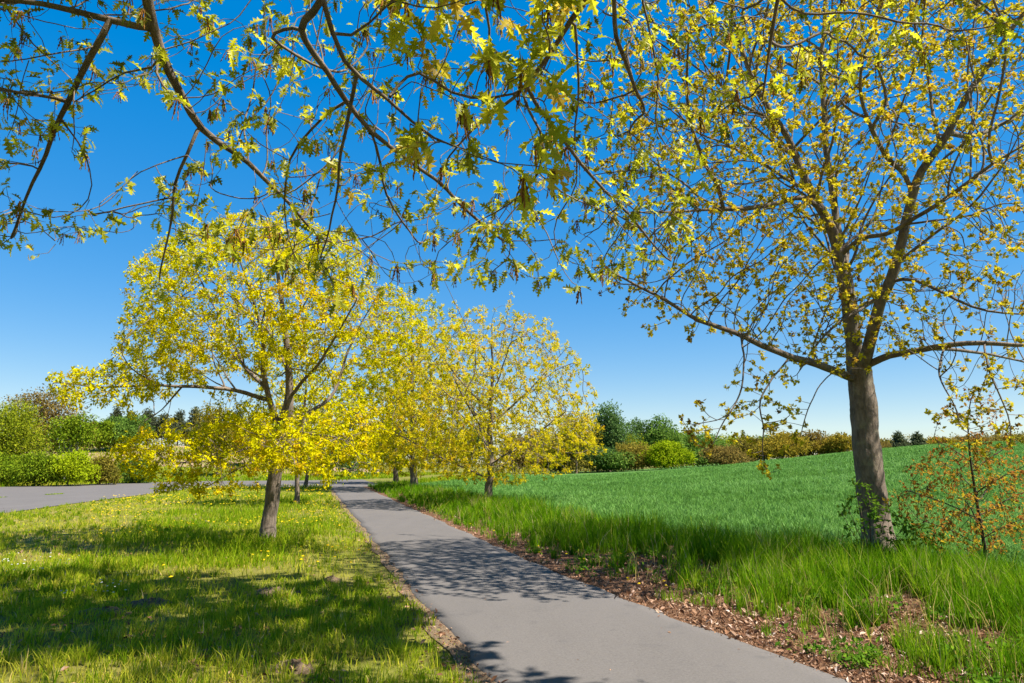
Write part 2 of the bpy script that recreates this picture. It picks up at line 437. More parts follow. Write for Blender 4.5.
# longer grass under and beyond the left trees
x, y = sector(60000, 11, 52, -0.75, 0.0, 0.6)
l = path_left(y) - x
g = sstep(0.4, 0.75, vn(x, y, 1.6, 31))
keep = (l > 0.25) & ~in_poly(x, y, ROADP) & (rng.uniform(0, 1, len(x)) < g) & (x / y > -0.62 + 0.01 * (y - 10))
x, y = x[keep], y[keep]; n = len(x)
blades('long_grass', np.stack([x, y, height(x, y) - 0.02], 1), rng.uniform(0.14, 0.34, n), 0.0055 * (1 + y / 9) * rng.uniform(0.7, 1.3, n), rng.uniform(0.15, 0.7, n),
       np.clip(rng.normal(0.12, 0.14, n), 0, 1), M_grass)
# right verge: tall fresh tufts with gaps between, thinning out over the litter
def tufts(name, cx, cy, per, rad, h, w, tone, mat, lean=(0.04, 0.6)):
    k = np.maximum(3, per.astype(int))
    X = np.repeat(cx, k); Y = np.repeat(cy, k); n = len(X)
    a = rng.uniform(0, 6.283, n); q = np.sqrt(rng.uniform(0, 1, n)) * np.repeat(rad, k)
    X = X + q * np.cos(a); Y = Y + q * np.sin(a)
    blades(name, np.stack([X, Y, height(X, Y) - 0.02], 1), np.repeat(h, k) * rng.uniform(0.45, 1.15, n), np.repeat(w, k) * rng.uniform(0.6, 1.4, n), rng.uniform(*lean, n),
           np.clip(np.repeat(tone, k) + rng.normal(0, 0.12, n) + 0.6 * (rng.uniform(0, 1, n) < 0.06), 0, 1), mat)
x, y = sector(26000, 4.2, 50, -0.32, 1.0, 0.72)
w = x - path_right(y); fw, lw = field_w(y), litter_w(y)
big = sstep(-0.9, 1.0, w - lw)
prob = 0.03 + 0.97 * big * sstep(0.45, 0.59, 0.6 * vn(x, y, 0.40, 41) + 0.4 * vn(x, y, 1.2, 42) + 0.30 * sstep(0.8, 2.2, w - lw) + 0.2 * sstep(13, 17, y) + 0.08 * (1 - sstep(7, 10, y)))
keep = (w > 0.15) & (w < fw + 0.3) & (rng.uniform(0, 1, len(x)) < prob)
x, y, w, lw, big = (a[keep] for a in (x, y, w, lw, big)); n = len(x)
hh = (0.13 + 0.37 * big * (0.35 + 0.8 * vn(x, y, 0.7, 46))) * rng.uniform(0.6, 1.3, n)
tufts('verge_grass', x, y, rng.uniform(10, 38, n) * (0.5 + 0.5 * big), rng.uniform(0.02, 0.085, n) * (1 + y / 40), np.minimum(hh, 0.64), 0.0052 * (1 + y / 11),
      np.clip(0.40 + 0.45 * (vn(x, y, 0.9, 45) - 0.5) + rng.normal(0, 0.20, n), 0, 1), M_tall)
x, y = sector(9000, 3.4, 34, -0.85, 0.05, 0.75)
l = path_left(y) - x
keep = (l > 0.15) & ~in_poly(x, y, ROADP) & (vn(x, y, 1.3, 33) + 0.3 * rng.uniform(-1, 1, len(x)) > 0.45)
x, y = x[keep], y[keep]; n = len(x)
tufts('meadow_tufts', x, y, rng.uniform(6, 22, n), rng.uniform(0.03, 0.09, n), rng.uniform(0.07, 0.19, n), 0.005 * (1 + y / 9), np.clip(rng.normal(0.25, 0.18, n), 0, 1), M_grass)
x, y = sector(5200, 4.6, 45, -0.3, 1.0, 0.75)
w = x - path_right(y)
keep = (w > litter_w(y) * 0.8) & (w < field_w(y) + 0.2) & (vn(x, y, 0.8, 48) > 0.35)
x, y = x[keep], y[keep]; n = len(x)
blades('dry_stems', np.stack([x, y, height(x, y) - 0.02], 1), rng.uniform(0.25, 0.62, n), 0.0035 * (1 + y / 9), rng.uniform(0.05, 0.8, n), rng.uniform(0.75, 1.0, n), M_grass)
# crop blades
x, y = sector(620000, 7.5, 85, -0.3, 1.05, 0.68)
keep = (x > field_lo(y) - 0.1)
x, y = x[keep], y[keep]
tram = np.abs(((x + 0.33 * y) % 15.0) - 7.5)
keep = (rng.uniform(0, 1, len(x)) < 0.15 + 0.95 * sstep(0.25, 0.7, vn(x, y, 0.30, 52))) & ((np.abs(tram - 0.9) > 0.22) | (rng.uniform(0, 1, len(x)) < 0.35)) & (rng.uniform(0, 1, len(x)) < 0.55 + 0.6 * vn(x, y, 6.0, 54))
x, y = x[keep], y[keep]; n = len(x)
blades('crop_plants', np.stack([x, y, height(x, y) - 0.01], 1), rng.uniform(0.12, 0.27, n), 0.011 * (1 + y / 20) * rng.uniform(0.7, 1.3, n), rng.uniform(0.2, 1.05, n),
       np.clip(0.48 + 0.4 * (vn(x, y, 3.5, 51) - 0.5) + 0.5 * (vn(x, y, 0.3, 53) - 0.5) + rng.normal(0, 0.30, n), 0, 1), M_crop)
# weeds in the joint of the road and along its far edge
t = rng.uniform(0, 1, 5000)
a0, a1 = np.array(ground_px(-20, 499)), np.array(ground_px(200, 486.2))
p = a0 + (a1 - a0) * t[:, None] + rng.normal(0, 0.06, (5000, 2))
k = vn(p[:, 0], p[:, 1], 1.2, 61) * rng.uniform(0.5, 1, 5000) > 0.45
p = p[k]; n = len(p)
blades('joint_grass', np.column_stack([p, np.full(n, 0.01)]), rng.uniform(0.03, 0.08, n), np.full(n, 0.03), rng.uniform(0.3, 1, n), np.clip(rng.normal(0.2, 0.15, n), 0, 1), M_grass)
x, y = sector(60000, 44, 110, -0.95, 0.06, 0.6)
keep = ~in_poly(x, y, ROADP) & ((x < path_left(y)) | ((y > 52) & (x < field_lo(y) - 0.3)))
x, y = x[keep], y[keep]; n = len(x)
blades('far_meadow_grass', np.stack([x, y, height(x, y) - 0.03], 1), rng.uniform(0.15, 0.4, n), 0.055 * (y / 50) * rng.uniform(0.7, 1.3, n), rng.uniform(0.1, 0.8, n),
       np.clip(rng.normal(0.25, 0.16, n) + 0.5 * (vn(x, y, 9, 63) - 0.5), 0, 1), M_grass)

# ------------------------------------------------------------------ leaf placing
KITE_V = np.array([(0, 0, 0), (0.45, 0.27, 0.05), (1, 0, -0.10), (0.45, -0.27, 0.05)], float)
KITE_T = np.array([(0, 1, 2), (0, 2, 3)])
def oak_leaf():
    """pointed-lobed leaf, length 1 along +x, folded on its midrib and arching down"""
    half = [(0.0, 0.012), (0.10, 0.02), (0.20, 0.10), (0.25, 0.20), (0.31, 0.10), (0.36, 0.07), (0.43, 0.19), (0.50, 0.33), (0.54, 0.20), (0.57, 0.08),
            (0.64, 0.19), (0.74, 0.29), (0.74, 0.15), (0.78, 0.06), (0.85, 0.10), (0.91, 0.12), (0.92, 0.05), (1.0, 0.0)]
    V, T = [], []
    def zz(x, y): return -0.42 * x * x + 0.45 * abs(y) - 0.5 * y * y
    ribs = [(x, 0.0) for x, _ in half]
    for sgn in (1, -1):
        b = len(V)
        for (x, yv) in half: V.append((x, 0, zz(x, 0)))
        for (x, yv) in half: V.append((min(x + 0.04 * (yv > 0.15), 1), sgn * yv * 0.95, zz(x, yv)))
        m = len(half)
        for i in range(m - 1):
            q = (b + i, b + i + 1, b + m + i + 1, b + m + i)
            if sgn > 0: T += [(q[0], q[1], q[2]), (q[0], q[2], q[3])]
            else: T += [(q[0], q[2], q[1]), (q[0], q[3], q[2])]
    return np.array(V, float), np.array(T)
OAK_V, OAK_T = oak_leaf()
def frames(x_dir, n_hint):
    X = norm(x_dir); Y = norm(np.cross(n_hint, X)); Z = np.cross(X, Y)
    return np.stack([X, Y, Z], -1)
def place(tv, tt, pos, rot, scale):
    V = np.einsum('nij,vj->nvi', rot, tv) * scale[:, None, None] + pos[:, None, :]
    T = tt[None] + (np.arange(len(pos)) * len(tv))[:, None, None]
    return V.reshape(-1, 3), T.reshape(-1, 3)
class Soup:
    def __init__(s): s.V, s.T, s.F, s.n = [], [], [], 0
    def add(s, V, T, tone_per_inst, per):
        s.V.append(V); s.T.append(T + s.n); s.F.append(np.repeat(tone_per_inst, per)); s.n += len(V)
    def build(s, name, mat, parent):
        if not s.V: return None
        return link_mesh(name, np.concatenate(s.V), np.concatenate(s.T), mat, parent, np.concatenate(s.F))
def clusters(soup, pos, dirs, k, size, tone, spread=0.9, droop=0.25, tv=KITE_V, tt=KITE_T, jit=0.03):
    """k leaves fanned round each pos"""
    n = len(pos) * k
    if n == 0: return
    P = np.repeat(pos, k, 0) + rng.normal(0, jit, (n, 3))
    D = norm(np.repeat(norm(dirs), k, 0) * 0.6 + rng.normal(0, spread, (n, 3)) + np.array([0, 0, -droop]))
    nh = norm(rng.normal(0, 0.55, (n, 3)) + np.array([0, 0, 1.0]))
    sc = size * rng.uniform(0.45, 1.3, n)
    V, T = place(tv, tt, P, frames(D, nh), sc)
    tn = np.clip(np.repeat(tone, k) + rng.normal(0, 0.12, n), 0, 1)
    soup.add(V, T, tn, len(tt))

# ------------------------------------------------------------------ tree skeletons
class Skel:
    def __init__(s, seed=0):
        s.P, s.par, s.hand, s.rmin = [], [], [], []
        s.rng = np.random.default_rng(seed)
    def poly(s, pts, r0, r1, step=0.15, root=False, wob=0.012, attach=None):
        pts = np.array([at(*p) if not isinstance(p, np.ndarray) else p for p in pts], float)
        start = None
        if not root:
            A = np.array(s.P)
            start = int(np.argmin(np.linalg.norm(A - (pts[0] if attach is None else attach), axis=1)))
            pts = np.vstack([A[start][None], pts]) if np.linalg.norm(A[start] - pts[0]) > 0.02 else pts
        # Catmull-Rom
        Q = [pts[0]]
        m = len(pts)
        for i in range(m - 1):
            p0, p1, p2, p3 = pts[max(i - 1, 0)], pts[i], pts[i + 1], pts[min(i + 2, m - 1)]
            k = max(1, int(round(np.linalg.norm(p2 - p1) / step)))
            for j in range(1, k + 1):
                t = j / k
                Q.append(0.5 * ((2 * p1) + (-p0 + p2) * t + (2 * p0 - 5 * p1 + 4 * p2 - p3) * t * t + (-p0 + 3 * p1 - 3 * p2 + p3) * t ** 3))
        Q = np.array(Q); L = len(Q)
        Q[1:] += s.rng.normal(0, wob, (L - 1, 3)) * (step / 0.15)
        prev = -1 if root else start
        for i in range(0 if root else 1, L):
            t = i / max(1, L - 1)
            s.P.append(Q[i]); s.par.append(prev); s.hand.append(1); s.rmin.append(r0 * (1 - t) + r1 * t if not isinstance(r0, list) else float(np.interp(t, [q_[0] for q_ in r0], [q_[1] for q_ in r0])))
            prev = len(s.P) - 1
    def laterals(s, n, lo, hi, L, r, step=0.18, up=0.9, rmax=0.2, rmin=0.013):
        c = [i for i in range(len(s.P)) if s.hand[i] and lo < s.P[i][2] < hi and s.rmin[i] > rmin and s.rmin[i] < rmax and s.par[i] >= 0]
        if not c: return
        for k in range(n):
            i = int(s.rng.choice(c)); p = s.P[i]; t = norm(p - s.P[s.par[i]])
            v = s.rng.normal(0, 1, 3); v -= t * v.dot(t); v = norm(v)
            d = norm(t * 0.55 + v * 0.8 + W(0, 0, up * 0.5)); l = s.rng.uniform(*L)
            b = norm(s.rng.normal(0, 1, 3)) * l * 0.12
            s.poly([p + d * l * 0.15, p + d * l * 0.55 + b, p + d * l + W(0, 0, up * l * 0.15)], min(r, 0.55 * s.rmin[i] + 0.003), 0.006, step, attach=p)
    def grow(s, attr, step=0.15, di=1.2, dk=0.25, maxn=9000, bias=(0, 0, 0), jit=0.18, iters=160, ok=None, lock=None):
        A = np.asarray(attr, float)
        P = np.array(s.P); par = list(s.par)
        if lock is not None: act = ~lock(P)
        else: act = np.ones(len(P), bool)
        nd = np.full(len(A), 1e9); ni = np.zeros(len(A), int)
        def upd(lo, hi):
            idx = np.arange(lo, hi)
            idx = idx[act[lo:hi]] if hi <= len(act) else idx
            for c in range(0, len(idx), 200):
                ii = idx[c:c + 200]
                d = ((A[:, None, :] - P[ii][None]) ** 2).sum(-1)
                m = d.argmin(1); dm = d[np.arange(len(A)), m]
                b = dm < nd
                nd[b] = dm[b]; ni[b] = ii[m[b]]
        upd(0, len(P))
        A_alive = nd > dk * dk
        A, nd, ni = A[A_alive], nd[A_alive], ni[A_alive]
        bias = np.array(bias, float)
        kids = {}
        for _ in range(iters):
            if len(A) == 0 or len(P) > maxn: break
            m = nd < di * di
            if not m.any():
                m = nd <= nd.min() * 1.1 + 1e-9
            dirs = norm(A[m] - P[ni[m]])
            acc = np.zeros((len(P), 3)); np.add.at(acc, ni[m], dirs)
            u = np.unique(ni[m])
            prevdir = np.array([P[i] - P[par[i]] if par[i] >= 0 else np.array([0, 0, 1.0]) for i in u])
            D = norm(norm(acc[u]) + 0.35 * norm(prevdir) + bias + s.rng.normal(0, jit, (len(u), 3)))
            newP, newpar = [], []
            for i, d in zip(u, D):
                q = P[i] + d * step
                kk = kids.get(i, [])
                if len(kk) >= 3 or any(np.dot(d, e) > 0.90 for e in kk): continue
                kids.setdefault(i, []).append(d)
                newP.append(q); newpar.append(int(i))
            if not newP:
                # stuck attractors: drop those that cannot be reached
                far = np.ones(len(A), bool); far[np.where(m)[0]] = False
                A, nd, ni = A[far], nd[far], ni[far]
                continue
            lo = len(P)
            P = np.vstack([P, newP]); par += newpar
            act = np.concatenate([act, np.ones(len(newP), bool)])
            s.hand += [0] * len(newP); s.rmin += [0.0] * len(newP)
            upd(lo, len(P))
            al = nd > dk * dk
            A, nd, ni = A[al], nd[al], ni[al]
        s.P = list(P); s.par = par
    def finish(s, tip=0.004, trunk=0.25, flare=1.3, flare_h=0.5, expo=2.75):
        P = np.array(s.P); par = np.array(s.par); n = len(P)
        tips = np.zeros(n); ch = [[] for _ in range(n)]
        for i in range(n):
            if par[i] >= 0: ch[par[i]].append(i)
        for i in range(n - 1, -1, -1):
            if not ch[i]: tips[i] = 1
            if par[i] >= 0: tips[par[i]] += tips[i]
        r = tip * tips ** (1 / expo)
        r = np.maximum(r, np.array(s.rmin))
        for i in range(n):
            if par[i] >= 0: r[i] = min(r[i], r[par[i]])
        s.order = np.zeros(n)
        z0 = P[0, 2]
        hgt = P[:, 2] - z0
        fl = 1 + (flare - 1) * np.exp(-np.maximum(hgt, 0) / flare_h * 2.2)
        near = np.linalg.norm(P[:, :2] - P[0, :2], axis=1) < 0.5
        s.tips = tips
        s.A, s.pr, s.ch, s.r = P, par, ch, np.where(near & (r > 0.4 * trunk), r * fl, r)
        return s
    def chains(s):
        n = len(s.A); out = []
        stack = [(0, -1)]
        hand = s.hand
        while stack:
            st, frm = stack.pop()
            c = [frm, st] if frm >= 0 else [st]
            i = st
            while s.ch[i]:
                k = s.ch[i]
                main = max(k, key=lambda j: (s.r[j] + (0.5 * s.r[j] if hand[j] and j == i + 1 else 0)))
                for j in k:
                    if j != main: stack.append((j, i))
                c.append(main); i = main
            if len(c) > 1: out.append(c)
        return out
def tube(P, r, sides):
    n = len(P)
    t = np.zeros_like(P); t[1:-1] = P[2:] - P[:-2]; t[0] = P[1] - P[0]; t[-1] = P[-1] - P[-2]
    t = norm(t)
    m = np.abs(t.mean(0)); ref = np.zeros(3); ref[int(np.argmin(m))] = 1
    u = norm(np.cross(t, ref)); v = np.cross(t, u)
    a = np.arange(sides) / sides * 2 * math.pi
    V = P[:, None] + r[:, None, None] * (np.cos(a)[None, :, None] * u[:, None] + np.sin(a)[None, :, None] * v[:, None])
    i = np.arange(n - 1)[:, None] * sides; j = np.arange(sides)[None]; j2 = (j + 1) % sides
    Q = np.stack([(i + j), (i + j2), (i + sides + j2), (i + sides + j)], -1).reshape(-1, 4)
    return V.reshape(-1, 3), Q
def build_wood(sk, root, limbs=10, limb_min=60, mat=None, twig_mat=None, origin=(0, 0, 0), thick=1.0):
    """trunk, the largest limbs and the fine twigs, each a mesh of its own"""
    mat = mat or M_bark; twig_mat = twig_mat or M_bark_twig
    ch = sk.chains()
    owner = np.full(len(sk.A), -1)
    trunk_c = ch[0]
    owner[trunk_c] = 0
    ends = {0: [trunk_c]}
    nxt = 1; size = {}
    sub = sk.tips
    pend = []
    for c in ch[1:]:
        f = owner[c[0]]
        if f == 0: k = nxt; nxt += 1
        else: k = f
        owner[c[1:]] = k
        ends.setdefault(k, []).append(c)
        size[k] = size.get(k, 0) + len(c)
    big = [k for k in sorted(size, key=size.get, reverse=True) if size[k] >= limb_min][:limbs]
    parts = {'trunk': [trunk_c]}
    tw = []
    for k, cs in ends.items():
        if k == 0: continue
        (parts.setdefault(('limb', k), []) if k in big else tw).extend(cs)
    parts['trunk'] = parts['trunk'] + tw
    o_ = np.array(origin)
    for key, cs in parts.items():
        V, Q, nv = [], [], 0
        for c in cs:
            P = sk.A[c].copy(); r = sk.r[c].copy() * thick
            if c is not trunk_c: r[0] = min(r[0], r[1] * 1.15)
            if len(c) > 3:
                P[1:-1] = 0.25 * P[:-2] + 0.5 * P[1:-1] + 0.25 * P[2:]
            r[-1] *= 0.5
            mx = r.max()
            sd = 3 if mx < 0.007 else 5 if mx < 0.02 else 8 if mx < 0.08 else 16
            if sd == 16 and c is trunk_c:      # ribbed, uneven old trunk
                k = np.arange(len(r)); r = r * (1 + 0.035 * np.sin(k * 1.7) + 0.02 * np.sin(k * 0.6 + 1))
            if sd == 16 and c is trunk_c:      # fissured bark and buttressed foot
                f_ = np.linspace(0, len(P) - 1, len(P) * 4); i0 = np.floor(f_).astype(int); i1 = np.minimum(i0 + 1, len(P) - 1); w_ = (f_ - i0)[:, None]
                P = P[i0] * (1 - w_) + P[i1] * w_; r = r[i0] * (1 - w_[:, 0]) + r[i1] * w_[:, 0]
                sd = 40
                v, q = tube(P, r, sd)
                ang = np.tile(np.arange(sd), len(P)); hh_ = np.repeat(np.linalg.norm(P - P[0], axis=1), sd)
                rr_ = np.repeat(r, sd); cen = np.repeat(P, sd, 0)
                rel = 0.10 * (vn(ang * 1.0, hh_ * 7, 2.0, 5) - 0.5) + 0.06 * (vn(ang * 1.0, hh_ * 18, 1.0, 6) - 0.5) + 0.08 * (vn(ang * 0.5, hh_ * 1.2, 2.0, 7) - 0.5)
                rel += 0.22 * np.exp(-hh_ / 0.22) * np.sin(ang / sd * 6.283 * 5 + 1.0)
                v = cen + (v - cen) * (1 + rel)[:, None]
            else: v, q = tube(P, r, sd)
            V.append(v); Q.append(q + nv); nv += len(v)
        name = 'trunk' if key == 'trunk' else 'twigs' if key == 'twigs' else 'limb'
        link_mesh(name, np.concatenate(V) - o_, np.zeros((0, 3)), mat if name != 'twigs' else twig_mat, root, quads=np.concatenate(Q), smooth=True)
def leafy(sk, max_tips=3):
    """nodes on fine twigs and their growing direction"""
    idx = np.where((sk.tips <= max_tips) & (sk.pr >= 0))[0]
    return idx, sk.A[idx] - sk.A[sk.pr[idx]]
def sunlit_gap(pos, T, lo=0.2, hi=2.3, rad=0.55, keep=0.2):
    """mask that thins leaves standing between the sun and a trunk's foot"""
    S = np.array(sdir); k = (pos[:, 2] - (T[2] + 0.5 * (lo + hi))) / S[2]
    m = np.ones(len(pos), bool)
    for h in np.linspace(lo, hi, 6):
        t = (pos[:, 2] - T[2] - h) / S[2]
        q = pos - t[:, None] * S
        m &= ~((np.hypot(q[:, 0] - T[0], q[:, 1] - T[1]) < rad) & (t > 0.6))
    return m | (rng.uniform(0, 1, len(pos)) < keep)
def ell(n, c, r, rg, hollow=0.0):
    v = norm(rg.normal(0, 1, (n, 3))); q = rg.uniform(hollow ** 3, 1, n) ** (1 / 3)
    return np.array(c) + v * q[:, None] * np.array(r)
def pxvol(n, cx, cy, rx, ry, zc, rz, rg, hollow=0.0, power=1 / 3):
    """points in an ellipsoid given by where it sits in the view, with true depth"""
    v = norm(rg.normal(0, 1, (n, 3))); q = rg.uniform(hollow ** 3, 1, n) ** power
    a = v * q[:, None]
    return np.array([at(cx + rx * i, cy + ry * j, zc + rz * k) for i, j, k in a])
def hz(p): return float(height(p[0], p[1]))

# ================================================================== OVERHANGING OAK (trunk behind the camera, left)
rg = np.random.default_rng(101)
T0 = W(-1.7, -1.5, hz((-1.7, -1.5)))
sk = Skel(1)
sk.poly([T0 - W(0, 0, 0.1), T0 + W(0.02, 0.02, 1.2), T0 + W(0.0, 0.08, 2.4), T0 + W(-0.05, 0.05, 3.6), T0 + W(0.05, 0.2, 5.0), T0 + W(0.1, 0.4, 6.6), T0 + W(0.2, 0.5, 8.4), T0 + W(0.1, 0.8, 9.8)], 0.24, 0.03, 0.25, root=True)
# limb over the upper left of the picture
sk.poly([W(-1.75, -0.9, 3.9), W(-1.85, 0.6, 4.55), W(-1.85, 1.9, 4.4), (135, -70, 3.25), (146, 0, 3.45), (160, 45, 3.55), (183, 98, 3.7), (201, 130, 3.85), (235, 152, 4.1), (262, 174, 4.35), (290, 205, 4.6), (322, 240, 4.9)], 0.075, 0.007, 0.12)
sk.poly([(152, 30, 3.5), (138, 27, 3.5), (110, 19, 3.5), (75, 10, 3.5), (40, 4, 3.5), (0, 1, 3.5), (-60, -8, 3.5)], 0.020, 0.010, 0.1)
sk.poly([(108, 30, 3.5), (96, 48, 3.5), (77, 80, 3.6), (60, 118, 3.7), (46, 155, 3.8), (26, 198, 3.95), (10, 240, 4.1)], 0.020, 0.005, 0.1)
sk.poly([(5, 5, 3.5), (20, 28, 3.5), (45, 55, 3.45), (72, 80, 3.4)], 0.006, 0.003, 0.1)
sk.poly([(90, 50, 3.5), (60, 50, 3.4), (30, 58, 3.3), (0, 60, 3.3)], 0.006, 0.003, 0.1)
sk.poly([(67, 100, 3.65), (40, 93, 3.7), (15, 92, 3.8), (-10, 84, 3.8)], 0.006, 0.003, 0.1)
sk.poly([(36, 166, 3.85), (20, 163, 3.8), (-10, 162, 3.8)], 0.005, 0.003, 0.1)
sk.poly([(197, 128, 3.82), (185, 155, 3.8), (176, 185, 3.85), (169, 230, 3.9), (157, 285, 3.95)], 0.012, 0.004, 0.1)
sk.poly([(160, 48, 3.55), (154, 60, 3.5), (152, 72, 3.45), (165, 88, 3.5), (180, 100, 3.4), (193, 115, 3.3)], 0.009, 0.003, 0.1)
sk.poly([(152, 66, 3.5), (125, 72, 3.6), (95, 88, 3.7), (70, 102, 3.75)], 0.007, 0.003, 0.1)
sk.poly([(63, 120, 3.7), (80, 145, 3.8), (92, 170, 3.9), (90, 200, 3.9), (80, 214, 3.9)], 0.006, 0.003, 0.1)
sk.poly([(172, 200, 3.87), (140, 205, 3.9), (110, 212, 4.0), (80, 215, 4.0)], 0.005, 0.003, 0.1)
sk.poly([(178, 158, 3.8), (155, 166, 3.7), (128, 180, 3.7)], 0.005, 0.003, 0.1)
# limb over the middle
sk.poly([W(-1.6, -1.1, 3.3), W(-1.2, 0.0, 3.9), W(-0.8, 0.9, 3.95), (300, -110, 2.3), (318, -10, 2.5), (330, 30, 2.6), (345, 60, 2.65), (358, 76, 2.7), (388, 98, 2.75), (412, 122, 2.8), (438, 140, 2.85), (458, 146, 2.9)], 0.05, 0.004, 0.1)
sk.poly([(358, 76, 2.7), (350, 110, 2.8), (340, 150, 3.0), (335, 200, 3.2), (326, 240, 3.4)], 0.009, 0.004, 0.1)
sk.poly([(330, 30, 2.6), (350, 42, 2.7), (372, 20, 2.7), (388, 5, 2.6)], 0.008, 0.003, 0.1)
sk.poly([(322, 5, 2.5), (300, 30, 2.8), (320, 62, 3.1), (345, 100, 3.4), (373, 130, 3.6), (405, 157, 3.75), (436, 180, 3.9), (468, 211, 4.0), (503, 242, 4.2)], 0.011, 0.004, 0.1)
sk.poly([(296, 26, 2.8), (270, 38, 3.0), (310, 64, 3.3), (340, 76, 3.5)], 0.008, 0.003, 0.1)
sk.poly([(345, 100, 3.4), (310, 130, 3.6), (290, 160, 3.7), (282, 205, 3.8)], 0.006, 0.003, 0.1)
sk.poly([(415, 70, 3.0), (452, 95, 2.9), (490, 100, 2.9), (530, 88, 2.9)], 0.006, 0.003, 0.1, attach=at(388, 98, 2.75))
sk.poly([(373, 130, 3.6), (380, 165, 3.7), (392, 205, 3.9), (410, 235, 4.0)], 0.006, 0.003, 0.1)
# limb over the right
sk.poly([W(-1.55, -1.0, 3.6), W(-0.5, 0.0, 4.2), W(0.2, 1.0, 4.2), W(0.25, 1.9, 4.1), (600, -40, 3.0), (584, 0, 3.1), (570, 25, 3.2), (550, 55, 3.3), (527, 84, 3.4), (500, 108, 3.5), (470, 130, 3.6), (440, 165, 3.7)], 0.055, 0.004, 0.1)
sk.poly([(486, -40, 3.0), (486, 0, 3.1), (492, 30, 3.2), (497, 62, 3.3)], 0.014, 0.006, 0.1, attach=W(0.2, 1.0, 4.2))
sk.poly([(527, 86, 3.4), (537, 108, 3.5), (560, 135, 3.6), (582, 162, 3.7), (605, 190, 3.8), (630, 215, 3.9), (655, 245, 4.0), (668, 262, 4.05)], 0.014, 0.004, 0.1)
sk.poly([W(0.9, 1.7, 4.4), (650, -50, 3.3), (643, 0, 3.5), (651, 40, 3.6), (660, 80, 3.7), (655, 122, 3.8)], 0.016, 0.004, 0.1, attach=W(0.2, 1.0, 4.2))
sk.poly([W(1.6, 2.2, 4.5), (785, -50, 3.5), (779, 0, 3.6), (769, 45, 3.7), (763, 100, 3.8)], 0.018, 0.004, 0.1, attach=W(0.9, 1.7, 4.4))
sk.poly([(575, 20, 3.2), (580, 60, 3.4), (577, 110, 3.6), (572, 140, 3.7), (580, 185, 3.8)], 0.007, 0.003, 0.1)
sk.poly([(610, -30, 3.2), (615, 20, 3.4), (625, 60, 3.7), (640, 100, 4.0)], 0.008, 0.003, 0.1)
sk.poly([(520, 92, 3.4), (550, 150, 3.4), (540, 175, 3.4), (510, 205, 3.5), (480, 215, 3.6)], 0.006, 0.003, 0.1)
# the crown above and behind, out of the picture
for k, (ax, ay, az) in enumerate([(-6.5, 1.0, 5.2), (3.6, -0.5, 6.4), (-5.5, -4.5, 6.5), (2.0, -5.5, 6.0), (-1.0, 4.0, 8.8), (-5.0, 4.0, 7.8), (3.0, 3.0, 8.0), (1.0, 5.0, 8.4), (-1.0, 7.0, 9.4)]):
    b = T0 + W(0, 0.1, 3.0 + 0.5 * k)
    e = W(ax, ay, az)
    sk.poly([b, b * 0.6 + e * 0.4 + W(0, 0, 0.7), e], 0.06, 0.015, 0.25)
# fine growth inside the picture
def lower(px): return np.interp(px, [-40, 20, 110, 200, 330, 420, 500, 600, 680, 720, 800, 1060], [250, 255, 225, 255, 300, 285, 290, 280, 255, 190, 95, 45])
at_l = []
while len(at_l) < 3400:
    px, py = rg.uniform(-50, 1060), rg.uniform(-40, 305)
    if py > lower(px): continue
    if px > 700 and rg.uniform() < 0.35: continue
    if 10 < px < 330 and 90 < py < 215 and vn(px, py, 60, 9) < 0.42: continue
    z = rg.uniform(3.2, 5.4)
    if 375 < px < 580 and py < 175 and rg.uniform() < 0.45: z = rg.uniform(2.3, 3.0)
    if px > 680: z = rg.uniform(3.4, 5.0)
    at_l.append(at(px, py, z))
n_hand = len(sk.P)
sk.grow(at_l, 0.08, 0.85, 0.135, 14000, bias=(0, 0, -0.06), jit=0.25, lock=lambda P: ~in_frame(P, 120))
n_in = len(sk.P)
# fine growth outside the picture
cr = np.concatenate([ell(3600, (-1.2, 0.4, 7.2), (7.2, 6.6, 3.9), rg, 0.35), ell(900, (-2.2, 2.5, 9.5), (4.5, 4.5, 2.0), rg), ell(2200, (0.0, 5.4, 8.7), (4.2, 3.4, 2.3), rg)])
cr = cr[~in_frame(cr, 60) & (cr[:, 2] > 3.6)]
sk.grow(cr, 0.22, 1.7, 0.42, n_in + 11000, jit=0.2, lock=lambda P: in_frame(P, 30))
sk.finish(0.0024, 0.25)
sk.r = np.where(np.arange(len(sk.A)) >= n_in, np.maximum(sk.r, 0.004), sk.r)
oak = empty('oak_tree', T0, 'overhanging oak whose lobed leaves and catkins hang across the top of the view', 'tree', 'oaks along the path')
build_wood(sk, oak, 14, 60, origin=T0)
vis = in_frame(sk.A, 60)
idx, dr = leafy(sk, 2)
vi = vis[idx]
lf, ctk, ofl = Soup(), Soup(), Soup()
iv = idx[vi]; dv = dr[vi]
istip = sk.tips[iv] == 1
endt = np.array([len(sk.ch[i]) == 0 for i in iv])
sel = endt | (rng.uniform(0, 1, len(iv)) < 0.16)
pos, dirs = sk.A[iv][sel], dv[sel]
px, py, zc = project(pos)
tone = np.clip(0.38 + 0.28 * (zc < 3.2) + rng.normal(0, 0.24, len(pos)), 0, 1)
sz = np.where((zc < 3.1), 0.115, 0.075)
for a in (0, 1):
    s_ = (zc < 3.1) == bool(a)
    clusters(lf, pos[s_], dirs[s_], 8 if a else 5, 0.102 if a else 0.074, tone[s_], 0.75, 0.45, OAK_V, OAK_T, 0.014)
lf_o = lf.build('leaves', M_leaf_near, oak)
lf_o.location = -T0
